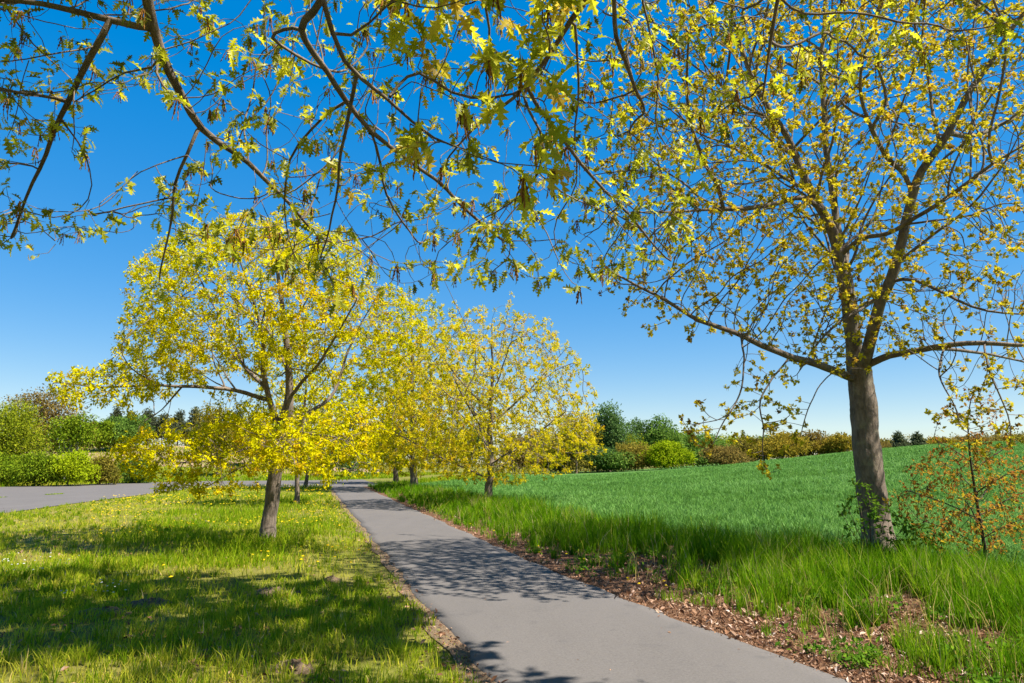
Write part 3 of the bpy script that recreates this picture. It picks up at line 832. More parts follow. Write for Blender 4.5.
# catkins: tassels of thin beaded strings under the young leaves
cs = endt & (rng.uniform(0, 1, len(iv)) < 0.36)
SV, SQ = [], []
tp = []
kn = 9
for p_ in sk.A[iv][cs]:
    for _ in range(rg.integers(4, 9)):
        L = rg.uniform(0.045, 0.105) * (1.35 if project(p_)[2][0] < 3.1 else 1.0)
        q = np.zeros((kn, 3)); q[:, 2] = -np.linspace(0, L, kn)
        o2 = rg.normal(0, 0.012, 2); q[:, 0] = o2[0] * np.linspace(0.3, 1.3, kn) + rg.normal(0, 0.0012, kn); q[:, 1] = o2[1] * np.linspace(0.3, 1.3, kn) + rg.normal(0, 0.0012, kn)
        rr = np.where(np.arange(kn) % 2 == 0, 0.0014, 0.0036)
        v, qd = tube(p_ + q, rr, 4)
        t3 = np.concatenate([qd[:, [0, 1, 2]], qd[:, [0, 2, 3]]])
        ctk.add(v, t3, np.clip(np.array([rg.normal(0.45, 0.25)]), 0, 1), len(t3))
c_o = ctk.build('catkins', M_catkin, oak); c_o.location = -T0
io = idx[~vi]; do = dr[~vi]
eo = np.array([len(sk.ch[i]) == 0 for i in io])
sel = eo | (rng.uniform(0, 1, len(io)) < 0.5)
pos = sk.A[io][sel]
# unseen crown leaves thinned out to let sun onto the low front branches
q_ = pos - ((pos[:, 2] - 4.0) / sdir.z)[:, None] * np.array(sdir)
thin = (q_[:, 0] > -3.2) & (q_[:, 0] < 2.6) & (q_[:, 1] > 1.5) & (q_[:, 1] < 5.0) & (rng.uniform(0, 1, len(pos)) < 0.85)
sel = np.where(sel)[0][~thin]; pos = pos[~thin]
clusters(ofl, pos, do[sel], 34, 0.21, np.clip(rng.normal(0.4, 0.2, len(pos)), 0, 1), 0.9, 0.4, jit=0.10)
u_o = ofl.build('crown', M_leaf_near, oak); u_o.location = -T0

# ================================================================== BIG OAK ON THE RIGHT
rg = np.random.default_rng(202)
ZB = 11.6
b = at(881, 558, ZB); T1 = W(5.95, 10.9, 0); 
zr = 10.98
sk = Skel(2)
bt = at(882, 560, zr); bt[2] = hz(bt) - 0.08
T1 = W(bt[0], bt[1], hz(bt))
Z = zr + 0.25
sk.poly([bt, (876, 520, Z), (870, 480, Z), (865, 430, Z + .1), (861, 382, Z + .2), (855, 350, Z + .2), (849, 310, Z + .2), (843, 275, Z + .2), (837, 246, Z + .3), (828, 220, Z + .3), (811, 193, Z + .4), (793, 149, Z + .5), (776, 119, Z + .5), (758, 92, Z + .6), (742, 50, Z + .8), (730, 5, Z + 1), (722, -60, Z + 1.2)], [(0, .235), (.12, .22), (.27, .19), (.315, .115), (.45, .088), (.6, .058), (1, .012)], 0, 0.2, root=True, wob=0.006)
sk.poly([(861, 375, Z + .2), (868, 345, Z - .1), (877, 315, Z - .3), (889, 280, Z - .4), (903, 237, Z - .5), (912, 198, Z - .6), (923, 171, Z - .7), (947, 132, Z - .8), (966, 97, Z - .9), (988, 66, Z - 1), (1010, 33, Z - 1.1), (1040, -10, Z - 1.2), (1065, -70, Z - 1.3)], 0.105, 0.015, 0.2)
sk.poly([(856, 350, Z + .3), (854, 320, Z + .7), (849, 281, Z + 1.), (841, 246, Z + 1.2), (832, 189, Z + 1.5), (825, 132, Z + 1.7), (822, 70, Z + 1.9), (825, 10, Z + 2.1), (830, -70, Z + 2.3)], 0.085, 0.02, 0.2)
sk.poly([(859, 380, Z + .2), (832, 369, Z - .1), (800, 360, Z - .4), (780, 352, Z - .6), (755, 341, Z - .8), (735, 333, Z - 1), (700, 321, Z - 1.2), (680, 310, Z - 1.3), (655, 294, Z - 1.5), (628, 280, Z - 1.7), (600, 266, Z - 1.9)], 0.072, 0.010, 0.18)
sk.poly([(866, 365, Z + .1), (890, 355, Z - .3), (920, 349, Z - .7), (950, 346, Z - 1), (985, 343, Z - 1.3), (1030, 345, Z - 1.6), (1080, 340, Z - 1.8)], 0.065, 0.02, 0.18)
sk.poly([(930, 348, Z - .8), (960, 350, Z - .5), (1000, 356, Z - .2), (1040, 364, Z)], 0.035, 0.012, 0.18)
sk.poly([(889, 282, Z - .4), (905, 276, Z - .6), (930, 286, Z - .9), (958, 301, Z - 1.2), (990, 311, Z - 1.5), (1030, 316, Z - 1.8)], 0.032, 0.01, 0.18)
sk.poly([(840, 258, Z + .3), (858, 238, Z), (880, 236, Z - .3), (906, 224, Z - .9), (935, 205, Z - 1.3), (970, 180, Z - 1.7), (1005, 155, Z - 2), (1035, 138, Z - 2.2)], 0.045, 0.012, 0.18)
sk.poly([(826, 214, Z + .3), (802, 198, Z + .2), (770, 205, Z), (735, 208, Z - .2), (690, 210, Z - .4), (645, 214, Z - .6)], 0.035, 0.008, 0.18)
sk.poly([(912, 198, Z - .6), (906, 176, Z - .6), (886, 156, Z - .8), (871, 130, Z - 1), (860, 98, Z - 1.2), (864, 60, Z - 1.4), (880, 10, Z - 1.6), (900, -50, Z - 1.8)], 0.036, 0.01, 0.18)
sk.poly([(793, 149, Z + .5), (812, 128, Z + .2), (838, 105, Z), (860, 72, Z - .2)], 0.025, 0.008, 0.18)
sk.poly([(811, 193, Z + .4), (775, 172, Z + .8), (735, 148, Z + 1.1), (690, 130, Z + 1.4), (650, 118, Z + 1.6)], 0.03, 0.008, 0.18)
sk.poly([(776, 119, Z + .5), (745, 108, Z + .2), (715, 80, Z - .1), (690, 40, Z - .3)], 0.026, 0.008, 0.18)
sk.poly([(947, 132, Z - .8), (975, 135, Z - .3), (1010, 120, Z + .2), (1050, 105, Z + .6)], 0.026, 0.008, 0.18)
# drooping branches
sk.poly([(790, 356, Z - .5), (775, 375, Z - .9), (760, 400, Z - 1.2), (764, 430, Z - 1.3), (762, 458, Z - 1.3), (770, 478, Z - 1.3)], 0.012, 0.004, 0.12)
sk.poly([(835, 370, Z - .1), (818, 388, Z - .7), (806, 415, Z - 1), (800, 440, Z - 1.1)], 0.01, 0.004, 0.12)
sk.poly([(740, 335, Z - 1), (745, 365, Z - 1.6), (740, 395, Z - 1.9), (725, 420, Z - 2.1), (708, 452, Z - 2.2)], 0.01, 0.004, 0.12)
sk.poly([(945, 346, Z - 1), (940, 375, Z - 1.6), (955, 405, Z - 1.9), (962, 430, Z - 2)], 0.012, 0.004, 0.12)
sk.poly([(985, 343, Z - 1.3), (990, 375, Z - 1.7), (1005, 405, Z - 1.9), (1012, 440, Z - 2)], 0.012, 0.004, 0.12)
sk.laterals(80, 4.2, 12.5, (1.2, 3.2), 0.028)
att = np.concatenate([
    pxvol(6000, 845, 130, 265, 235, Z, 3.6, rg, 0.2),
    pxvol(500, 700, 260, 125, 85, Z - .9, 1.8, rg),
    pxvol(400, 985, 300, 110, 105, Z - .8, 2.0, rg),
    pxvol(160, 765, 410, 50, 62, Z - 1.3, .9, rg),
    pxvol(420, 865, 310, 80, 65, Z - .6, 1.6, rg),
    pxvol(160, 985, 410, 60, 55, Z - 1.7, .8, rg),
    pxvol(80, 700, 425, 25, 25, Z - 2.1, .5, rg),
    pxvol(1000, 950, -80, 300, 150, Z, 3.2, rg)])
sk.grow(att, 0.125, 1.3, 0.185, 30000, bias=(0, 0, -0.03), jit=0.24)
sk.finish(0.0042, 0.25, 1.4, 0.4, 2.5)
big = empty('oak_tree', T1, 'big sparse oak with thick trunk and tight yellow bud clusters at the field edge', 'tree', 'oaks along the path')
build_wood(sk, big, 12, 60, origin=T1)
idx, dr = leafy(sk, 2)
e = np.array([len(sk.ch[i]) == 0 for i in idx])
s_ = e | (rng.uniform(0, 1, len(idx)) < 0.60)
so = Soup()
g_ = sunlit_gap(sk.A[idx], T1, 0.2, 2.3, 0.85, 0.10); s_ &= g_
pos = sk.A[idx][s_]
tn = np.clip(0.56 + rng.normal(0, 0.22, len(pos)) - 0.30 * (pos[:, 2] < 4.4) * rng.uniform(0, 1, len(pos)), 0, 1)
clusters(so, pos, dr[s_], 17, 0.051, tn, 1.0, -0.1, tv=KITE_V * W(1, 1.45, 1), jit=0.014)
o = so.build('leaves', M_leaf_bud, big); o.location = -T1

# ================================================================== YELLOW OAK ON THE LEFT
rg = np.random.default_rng(303)
zl = 14.3
bt = at(267, 541, zl); bt[2] = hz(bt) - 0.08
T2 = W(bt[0], bt[1], hz(bt)); Z = zl + .1
sk = Skel(3)
sk.poly([bt, (270, 515, Z), (274, 480, Z), (279, 445, Z), (285, 420, Z), (290, 404, Z), (290, 385, Z), (288, 365, Z), (287, 340, Z), (284, 315, Z), (280, 290, Z), (276, 262, Z + .1), (270, 235, Z + .1), (268, 215, Z + .1)], [(0, .155), (.2, .14), (.38, .12), (.45, .082), (1, .012)], 0, 0.22, root=True, wob=0.008)
sk.poly([(281, 432, Z), (272, 408, Z - .1), (266, 390, Z - .3), (263, 368, Z - .4), (263, 345, Z - .6), (258, 320, Z - .8), (250, 290, Z - 1), (240, 262, Z - 1.2)], 0.075, 0.012, 0.2)
sk.poly([(269, 400, Z - .1), (245, 393, Z - .4), (215, 388, Z - .6), (180, 387, Z - .9), (150, 385, Z - 1.1), (115, 388, Z - 1.3), (80, 385, Z - 1.4), (52, 382, Z - 1.5)], 0.05, 0.010, 0.2)
sk.poly([(264, 385, Z - .3), (248, 370, Z), (236, 350, Z + .5), (226, 328, Z + .8), (210, 300, Z + 1.1), (195, 270, Z + 1.3)], 0.045, 0.010, 0.2)
sk.poly([(290, 396, Z), (304, 381, Z - .4), (318, 364, Z - .8), (330, 345, Z - 1.1), (345, 320, Z - 1.4), (360, 295, Z - 1.6)], 0.045, 0.01, 0.2)
sk.poly([(286, 418, Z), (305, 415, Z + .5), (325, 403, Z + .9), (338, 385, Z + 1.2), (344, 360, Z + 1.4), (358, 330, Z + 1.6), (375, 300, Z + 1.8)], 0.055, 0.01, 0.2)
sk.poly([(288, 370, Z), (275, 345, Z + .6), (258, 315, Z + 1.2), (240, 285, Z + 1.7)], 0.04, 0.01, 0.2)
sk.poly([(283, 425, Z), (300, 432, Z - .9), (325, 436, Z - 1.7), (350, 440, Z - 2.2)], 0.03, 0.006, 0.2)
sk.poly([(280, 440, Z), (255, 445, Z - .8), (230, 455, Z - 1.6), (200, 462, Z - 2.1), (170, 462, Z - 2.3)], 0.03, 0.006, 0.2)
sk.poly([(283, 428, Z), (285, 432, Z - 1.1), (280, 440, Z - 2.2), (272, 448, Z - 2.9)], 0.03, 0.006, 0.2)
sk.poly([(277, 462, Z), (255, 462, Z - .4), (231, 473, Z - .8), (203, 490, Z - 1.1)], 0.022, 0.005, 0.2)
sk.laterals(22, 2.8, 6.0, (0.8, 1.7), 0.02, rmin=0.025)
att = np.concatenate([
    pxvol(2700, 255, 296, 134, 86, Z, 3.0, rg, 0.55),
    pxvol(420, 375, 325, 55, 50, Z + .6, 1.8, rg),
    pxvol(520, 165, 350, 60, 50, Z, 2.0, rg),
    pxvol(560, 105, 386, 64, 24, Z - 1.3, .9, rg),
    pxvol(900, 282, 440, 95, 36, Z - 1.0, 2.2, rg),
    pxvol(420, 165, 455, 60, 28, Z - 1.8, 1.1, rg),
    pxvol(110, 200, 488, 55, 13, Z - 1.5, .8, rg),
    pxvol(170, 355, 430, 38, 36, Z - 1.2, 1.2, rg),
    pxvol(120, 330, 462, 60, 22, Z - 2, .8, rg)])
sk.grow(att, 0.15, 1.3, 0.22, 18000, bias=(0, 0, 0), jit=0.22)
sk.finish(0.0042, 0.155, 1.3, 0.35)
lo = empty('oak_tree', T2, 'full yellow oak with low foliage skirt on the grass left of the path', 'tree', 'oaks along the path')
build_wood(sk, lo, 12, 50, M_bark_pale, origin=T2)
idx, dr = leafy(sk, 3)
e = np.array([len(sk.ch[i]) == 0 for i in idx])
s_ = e | (rng.uniform(0, 1, len(idx)) < 0.6)
s_ &= sunlit_gap(sk.A[idx], T2, 0.1, 1.3, 0.5, 0.08)
so = Soup(); pos = sk.A[idx][s_]
clusters(so, pos, dr[s_], 34, 0.072, np.clip(0.55 + 0.3 * (vn(pos[:, 0], pos[:, 2], 0.8, 3) - 0.5) + rng.normal(0, 0.17, len(pos)), 0, 1), 0.9, 0.25, jit=0.045)
o = so.build('leaves', M_leaf_left, lo); o.location = -T2

# ================================================================== further oaks of the two rows
def row_oak(px, zc, top, half, label, seed, mat, natt=900, bark=M_bark, r=0.17, low=470, step=0.26, per=6, size=0.13, lean=0.0, sparse=0.55, cy_=None):
    natt = int(natt * 1.6); per = int(per * 3.2); size *= 0.95
    rg = np.random.default_rng(seed)
    bt = at(px, 0, zc); gx_ = bt[0]; gy_ = zc / CP - 0.1 * 0
    b = W((px - 512) / F * zc, 0, 0)
    yy = (zc - (-EYE) * 0) / CP
    # ground point whose camera-axis depth is zc
    y0 = (zc + EYE * SP) / CP
    T = W(b[0], y0, 0); T[2] = hz(T)
    sk = Skel(seed)
    pxo = lambda p, q, dz: at(p, q, zc + dz)
    split = low - 45 if cy_ is None else cy_
    base_top = 0.5 * (low + split)
    tr = [T - W(0, 0, 0.1), at(px + lean * 0.3, low, zc), at(px + lean * 0.6, split, zc), at(px + lean, 0.5 * (split + top), zc), at(px + lean, top + 14, zc)]
    sk.poly(tr, r, 0.015, step, root=True, wob=0.03)
    m = zc / F
    for k in range(9):
        t = k / 8
        q = low - 6 - t * (low - top) * 0.62
        az = k * 2.4 + seed
        dx, dz = math.cos(az) * half * (0.85 - 0.35 * t), math.sin(az) * half * m * (0.85 - 0.35 * t)
        rise = (0.75 + 0.8 * t) * half * 0.55
        sk.poly([at(px + lean * t, q, zc), at(px + lean * t + dx * 0.5, q - rise * 0.45, zc + dz * 0.5), at(px + lean * t + dx, q - rise, zc + dz)], r * 0.26 * (1 - 0.5 * t), 0.008, step)
    sk.laterals(16, T[2] + 2.0, 12, (0.10 * half * m, 0.45 * half * m), 0.02, step)
    cy0 = 0.5 * (top + low + 4)
    att = np.concatenate([pxvol(int(natt * 0.62), px + lean, cy0 - 6, half * 0.92, (low - top) * 0.53, zc, half * m * 0.9, rg, 0.35),
                          pxvol(int(natt * 0.38), px + lean * .5, low - (low - top) * 0.30, half * 1.05, (low - top) * 0.32, zc, half * m, rg, 0.45)])
    sk.grow(att, step, 2.4, step * 1.25, 9000, jit=0.22)
    sk.finish(0.006, r, 1.3, 0.4)
    root = empty('oak_tree', T, label, 'tree', 'oaks along the path')
    build_wood(sk, root, 9, 30, bark, origin=T)
    idx, dr = leafy(sk, 2)
    e = np.array([len(sk.ch[i]) == 0 for i in idx])
    s_ = e | (rng.uniform(0, 1, len(idx)) < sparse * 1.5)
    so = Soup(); pos = sk.A[idx][s_]
    clusters(so, pos, dr[s_], per, size, np.clip(0.5 + rng.normal(0, 0.2, len(pos)), 0, 1), 0.9, 0.25, jit=size * 0.4)
    o = so.build('leaves', mat, root); o.location = -T
    return root
row_oak(488, 27.5, 314, 114, 'airy golden oak with short dark trunk beside the field, right of the path', 41, M_leaf_gold, 2400, M_bark, 0.17, 484, 0.22, 6, 0.11, 4, 0.40)
row_oak(414, 43, 304, 84, 'dense yellow oak on the right verge behind the airy golden oak', 42, M_leaf_left, 1700, M_bark, 0.24, 468, 0.32, 9, 0.16, -2)
row_oak(396, 57, 345, 54, 'smallest yellow oak in the right row, where path meets road', 43, M_leaf_gold, 600, M_bark, 0.2, 476, 0.42, 7, 0.24)
row_oak(295, 28, 318, 66, 'thin pale-trunked oak directly behind the full yellow oak', 44, M_leaf_left, 700, M_bark_pale, 0.10, 470, 0.28, 6, 0.14, 12)
row_oak(305, 45, 375, 44, 'farthest thin oak of the left row, close to the road', 45, M_leaf_left, 500, M_bark_pale, 0.13, 474, 0.36, 6, 0.2, 5)

# ================================================================== russet sapling and the shoots at the big trunk
rg = np.random.default_rng(505)
zs = 10.2
S0 = W((984 - 512) / F * zs, (zs + EYE * SP) / CP, 0); S0[2] = hz(S0)
sk = Skel(5)
sk.poly([S0 - W(0, 0, 0.05), at(985, 550, zs), at(980, 520, zs), at(975, 490, zs), at(970, 455, zs), at(968, 420, zs), at(972, 395, zs)], 0.028, 0.006, 0.08, root=True, wob=0.006)
for q, dx, dy, dz in [(545, -60, -25, .3), (540, 55, -25, -.3), (520, -75, -30, -.3), (515, 70, -32, .3), (495, -50, -40, .5), (490, 62, -30, -.4), (470, -45, -30, .1), (465, 50, -28, .2), (530, -15, -30, -.7), (500, 20, -25, .7)]:
    sk.poly([at(980, q, zs), at(980 + dx * .5, q + dy * .6, zs + dz * .5), at(980 + dx, q + dy, zs + dz)], 0.011, 0.003, 0.08, wob=0.006)
att = np.concatenate([pxvol(900, 975, 500, 90, 66, zs, 1.1, rg), pxvol(140, 972, 430, 45, 50, zs, .6, rg)])
sk.grow(att, 0.085, 0.7, 0.13, 4200, jit=0.25)
sk.finish(0.0028, 0.026, 1.2, 0.2)
sap = empty('oak_sapling', S0, 'small russet-leaved sapling in the tall grass right of the big oak trunk', 'tree')
build_wood(sk, sap, 8, 25, M_bark_twig, origin=S0)
idx, dr = leafy(sk, 2)
s_ = rng.uniform(0, 1, len(idx)) < 0.9
so = Soup(); pos = sk.A[idx][s_]
clusters(so, pos, dr[s_], 5, 0.060, np.clip(0.45 + rng.normal(0, 0.22, len(pos)), 0, 1), 0.8, 0.2, jit=0.02)
o = so.build('leaves', M_leaf_red, sap); o.location = -S0
H0 = W(5.33, 10.55, 0); H0[2] = hz(H0)
sk = Skel(6)
sk.poly([H0 - W(0, 0, 0.05), H0 + W(0, 0, 0.12), H0 + W(-0.02, 0, 0.25)], 0.012, 0.008, 0.06, root=True)
for a, L, up in [(0.2, 0.35, 0.8), (1.4, 0.35, 1.0), (2.4, 0.3, 0.95), (3.4, 0.45, 0.75), (4.4, 0.3, 0.9), (5.5, 0.5, 0.6), (0.9, 0.2, 1.15), (3.0, 0.15, 1.25)]:
    v = W(math.cos(a) * L, math.sin(a) * L, 0)
    sk.poly([H0 + W(0, 0, 0.1), H0 + v * 0.5 + W(0, 0, up * 0.5), H0 + v + W(0, 0, up)], 0.007, 0.003, 0.06, wob=0.008)
sk.grow(np.concatenate([ell(180, H0 + W(0, 0, 0.65), (0.42, 0.4, 0.55), rg), ell(60, H0 + W(0.7, -0.1, 0.35), (0.4, 0.3, 0.3), rg)]), 0.06, 0.6, 0.10, 1500)
sk.finish(0.0022, 0.012, 1.1, 0.1)
sh = empty('leafy_shrub', H0, 'fresh green shoots around the foot of the big sparse oak', 'shrub')
build_wood(sk, sh, 6, 12, M_bark_twig, origin=H0)
idx, dr = leafy(sk, 2)
s_ = rng.uniform(0, 1, len(idx)) < 0.75
so = Soup(); pos = sk.A[idx][s_]
clusters(so, pos, dr[s_], 6, 0.072, np.clip(0.6 + rng.normal(0, 0.22, len(pos)), 0, 1), 0.8, 0.1, jit=0.015)
o = so.build('leaves', M_leaf_fresh, sh); o.location = -H0

# ================================================================== far trees and bushes
def far_tree(name, px, d, top, wpx, mat, label, cat='tree', seed=0, lobes=9, n=2200, leaf=None, bark=M_bark, trunk_frac=0.22, shape='round', group=None, tops=None):
    """trunk with limbs and a lumpy crown of many leaf-sized faces; d = distance, top = picture row of its top, wpx = its width in the picture"""
    rg = np.random.default_rng(seed + 900)
    X = (px - 512) / F * d
    T = W(X, d, 0); T[2] = hz(T)
    zc = d * CP
    topz = at(px, top, zc)[2]
    H = max(topz - T[2], 1.0); Wd = wpx / F * zc / 2
    m = d / F
    leaf = leaf or max(0.10, 2.4 * m)
    root = empty(name, T, label, cat, group)
    c0 = H * trunk_frac
    blobs = []
    if shape == 'pine':
        for k in range(lobes):
            t = k / (lobes - 1); rr = Wd * (1 - 0.8 * t) * rg.uniform(0.7, 1.1)
            a = rg.uniform(0, 6.28)
            blobs.append((W(math.cos(a) * rr * .35, math.sin(a) * rr * .35, c0 + (H - c0) * (0.08 + 0.86 * t)), W(rr, rr, (H - c0) / lobes * 0.9)))
    elif shape == 'column':
        for k in range(lobes):
            t = (k + 0.5) / lobes; rr = Wd * (0.55 + 0.45 * math.sin(math.pi * min(1, t * 0.9 + 0.15))) * rg.uniform(.55, .8)
            a = rg.uniform(0, 6.28)
            blobs.append((W(math.cos(a) * Wd * .4, math.sin(a) * Wd * .4, c0 + (H - c0) * t * 0.93), W(rr, rr, (H - c0) * 0.14)))
    else:
        for k in range(lobes):
            v = norm(rg.normal(0, 1, 3)); v[2] = abs(v[2]) * 1.15 - 0.45
            q = rg.uniform(0.35, 0.78)
            s = rg.uniform(0.30, 0.50)
            ce = W(v[0] * Wd * q, v[1] * Wd * q, c0 + (H - c0) * (0.42 + 0.50 * v[2] * q))
            rz = min(s * (H - c0) * 0.62, H - ce[2], ce[2] if c0 < 0.1 * H else 99)
            blobs.append((ce, W(Wd * s * 1.15, Wd * s * 1.15, max(rz, 0.12 * H))))
        blobs.append((W(0, 0, c0 + (H - c0) * .45), W(Wd * .5, Wd * .5, (H - c0) * .42)))
        for k in range(4):
            a = rg.uniform(0, 6.28); q = rg.uniform(0.15, 0.5)
            hz_ = rg.uniform(0.13, 0.20) * (H - c0)
            blobs.append((W(math.cos(a) * Wd * q, math.sin(a) * Wd * q, H - hz_ - rg.uniform(0, 0.14) * (H - c0)), W(Wd * rg.uniform(.26, .42), Wd * .36, hz_)))
    # wood: trunk and limbs to each lobe
    sk = Skel(seed)
    r0 = max(0.06, H * 0.022)
    st = max(0.3, H / 14)
    sk.poly([W(0, 0, -0.15), W(rg.normal(0, .02) * H, 0, c0 * 0.6 + 0.1), W(rg.normal(0, .02) * H, 0, c0 + H * 0.15), W(0, 0, H * 0.75)], r0, r0 * 0.2, st, root=True, wob=0.01)
    for ce, rr in blobs:
        if shape != 'pine': sk.poly([W(0, 0, max(c0 * 0.8, ce[2] * 0.35)), ce * 0.55 + W(0, 0, ce[2] * 0.05), ce], r0 * 0.4, r0 * 0.1, st, wob=0.02)
    sk.finish(r0 * 0.1, r0, 1.2, 0.3)
    ch = sk.chains(); V, Q, nv = [], [], 0
    for c in ch:
        v, q = tube(sk.A[c], sk.r[c], 6); V.append(v); Q.append(q + nv); nv += len(v)
    link_mesh('trunk', np.concatenate(V), np.zeros((0, 3)), bark, root, quads=np.concatenate(Q), smooth=True)
    so = Soup()
    vol = np.array([np.prod(b_[1]) ** 0.7 for b_ in blobs]); cnt = (vol / vol.sum() * n).astype(int) + 8
    cnt = cnt * 2
    zt = max(ce[2] + 0.85 * rr[2] for ce, rr in blobs); xt = max(abs(ce[0]) + 0.85 * rr[0] for ce, rr in blobs)
    fz, fx = max(1.0, H / zt), max(0.9, Wd / xt) * 1.05
    for (ce, rr), k in zip(blobs, cnt):
        ce = ce * W(fx, fx, fz); rr = rr * W(fx, fx, fz)
        v = norm(rg.normal(0, 1, (k, 3))); q = rg.uniform(0.25, 1, k) ** 0.45
        rag = 1 + 0.50 * (vn(v[:, 0] * 3 + seed, v[:, 1] * 3 + v[:, 2] * 2, 1.0, seed) - 0.3)
        p = ce + v * (q * rag)[:, None] * rr
        p[:, 2] = np.maximum(p[:, 2], 0.02)
        clusters(so, p, v, 2, leaf, np.clip(rg.normal(0.5, 0.10) + rg.normal(0, 0.2, k), 0, 1), 0.8, 0.1, jit=leaf * 0.5)
    so.build('crown', ML[mat], root)
    return root
FT = far_tree
# right: behind the left end of the field
FT('oak_tree', 575, 104, 415, 66, 'gold', 'golden tree with bare lower trunk at the field\'s far left end', seed=1, n=1500, trunk_frac=0.25)
FT('tree', 608, 114, 404, 56, 'dark', 'tall dark green tree just right of the far golden tree', seed=2, lobes=16, n=2600, trunk_frac=0.06)
FT('shrub', 596, 108, 448, 54, 'dark', 'dark shrub at the foot of the tall dark green tree', 'shrub', seed=3, n=1300, trunk_frac=0.0)
FT('oak_tree', 627, 120, 433, 40, 'lime', 'small lime green tree peeping up between two tall dark trees', seed=4, n=1100, trunk_frac=0.05)
FT('oak_tree', 634, 108, 443, 54, 'olive', 'rounded olive-brown bush left of the bright green one', 'shrub', seed=5, n=1700, trunk_frac=0.0)
FT('tree', 640, 128, 418, 32, 'dark', 'slim dark tree, narrower of the pair above the bright bush', seed=6, lobes=12, n=1400, trunk_frac=0.1)
FT('tree', 661, 126, 416, 42, 'mid', 'broader tall green tree of the pair above the bright bush', seed=7, lobes=14, n=2000, trunk_frac=0.1)
FT('bush', 668, 104, 442, 46, 'bright', 'bright yellow-green bush at the far edge of the field', 'shrub', seed=8, n=2000, trunk_frac=0.0)
FT('tree', 694, 130, 433, 52, 'mid', 'mid green tree right of the bright yellow-green bush', seed=9, n=1700, trunk_frac=0.05)
FT('tree', 722, 160, 436, 60, 'lime', 'pale hazy green tree far beyond the field, right of the mid green tree', seed=10, n=1300, trunk_frac=0.05)
for k, (px, d, top, w_, mt, lb) in enumerate([
    (560, 138, 440, 50, 'olive', 'olive tree far behind the golden tree at the field\'s left end'),
    (592, 140, 430, 46, 'mid', 'green tree between the golden tree and the tall dark one'),
    (676, 142, 434, 44, 'lime', 'lime green tree behind the bright yellow-green bush'),
    (708, 146, 439, 46, 'mid', 'low green tree behind the mid green tree'),
    (744, 150, 438, 50, 'lime', 'pale lime tree behind the left end of the hedge'),
    (704, 107, 451, 46, 'mid', 'low green bush filling the gap right of the bright yellow-green bush'),
    (562, 106, 449, 52, 'olive', 'low olive bush at the foot of the golden tree, on its left'),
    (612, 106, 453, 44, 'mid', 'low green bush below the tall dark green tree, on its right'),
    (772, 150, 436, 50, 'mid', 'green tree behind the tall ochre hedge bush')]):
    FT('tree', px, d, top, w_, mt, lb, seed=140 + k, n=1500, trunk_frac=0.03)
for k, (px, top, w_, mt, lb) in enumerate([
    (722, 447, 40, 'brown', 'brown bush at the left end of the hedge beyond the field'),
    (748, 437, 44, 'olive', 'olive hedge bush, second from the left end beyond the field'),
    (778, 431, 52, 'ochre', 'tall ochre bush, highest of the hedge beyond the field'),
    (808, 433, 46, 'brown', 'russet-brown bush in the middle of the hedge beyond the field'),
    (836, 435, 48, 'ochre', 'ochre hedge bush just left of the big trunk'),
    (865, 439, 40, 'brown', 'brown hedge bush behind the big trunk')]):
    FT('hedge_bush', px, 97 + (k % 2) * 3, top, w_, mt, lb, 'shrub', seed=20 + k, n=1500, trunk_frac=0.0, group='hedge bushes beyond the field')
for k, (px, top, w_, d, mt, nm, lb) in enumerate([
    (895, 433, 15, 104, 'pine', 'conifer', 'dark conifer right of the big trunk, nearer to it'),
    (914, 434, 14, 106, 'pine', 'conifer', 'dark conifer right of the big trunk, farther from it'),
    (935, 440, 40, 118, 'ochre', 'bush', 'ochre bush on the skyline just right of the dark conifers'),
    (972, 437, 50, 120, 'brown', 'bush', 'brown bush on the skyline behind the russet sapling'),
    (1012, 435, 50, 118, 'olive', 'bush', 'olive bush on the skyline at the right end of the field'),
    (885, 442, 40, 130, 'olive', 'bush', 'low olive bush behind the nearer dark conifer')]):
    FT(nm, px, d, top, w_, mt, lb, 'tree' if nm == 'conifer' else 'shrub', seed=40 + k, shape='pine' if nm == 'conifer' else 'round', lobes=7, n=700 if nm == 'conifer' else 1100, trunk_frac=0.1 if nm == 'conifer' else 0)
# middle: behind the row oaks
for k, (px, d, top, w_, mt, nm, lb) in enumerate([
    (352, 82, 426, 70, 'dark', 'bush', 'dark green bush beyond the road, seen between the two rows'),
    (395, 96, 422, 60, 'mid', 'tree', 'green tree beyond the road behind the smallest right-row oak'),
    (440, 110, 432, 60, 'olive', 'tree', 'olive tree across the road behind the dense yellow oak'),
    (470, 118, 425, 46, 'dark', 'tree', 'dark tree far behind the airy golden oak, on its left'),
    (515, 112, 434, 52, 'brown', 'bush', 'brown thicket behind the airy golden oak, on its right'),
    (545, 116, 430, 46, 'olive', 'bush', 'olive thicket left of the far golden tree'),
    (322, 98, 424, 50, 'olive', 'bush', 'olive bush behind the thin pale-trunked oak')]):
    FT(nm, px, d, top, w_, mt, lb, 'tree' if nm == 'tree' else 'shrub', seed=60 + k, n=1500, trunk_frac=0.0 if nm == 'bush' else 0.1)
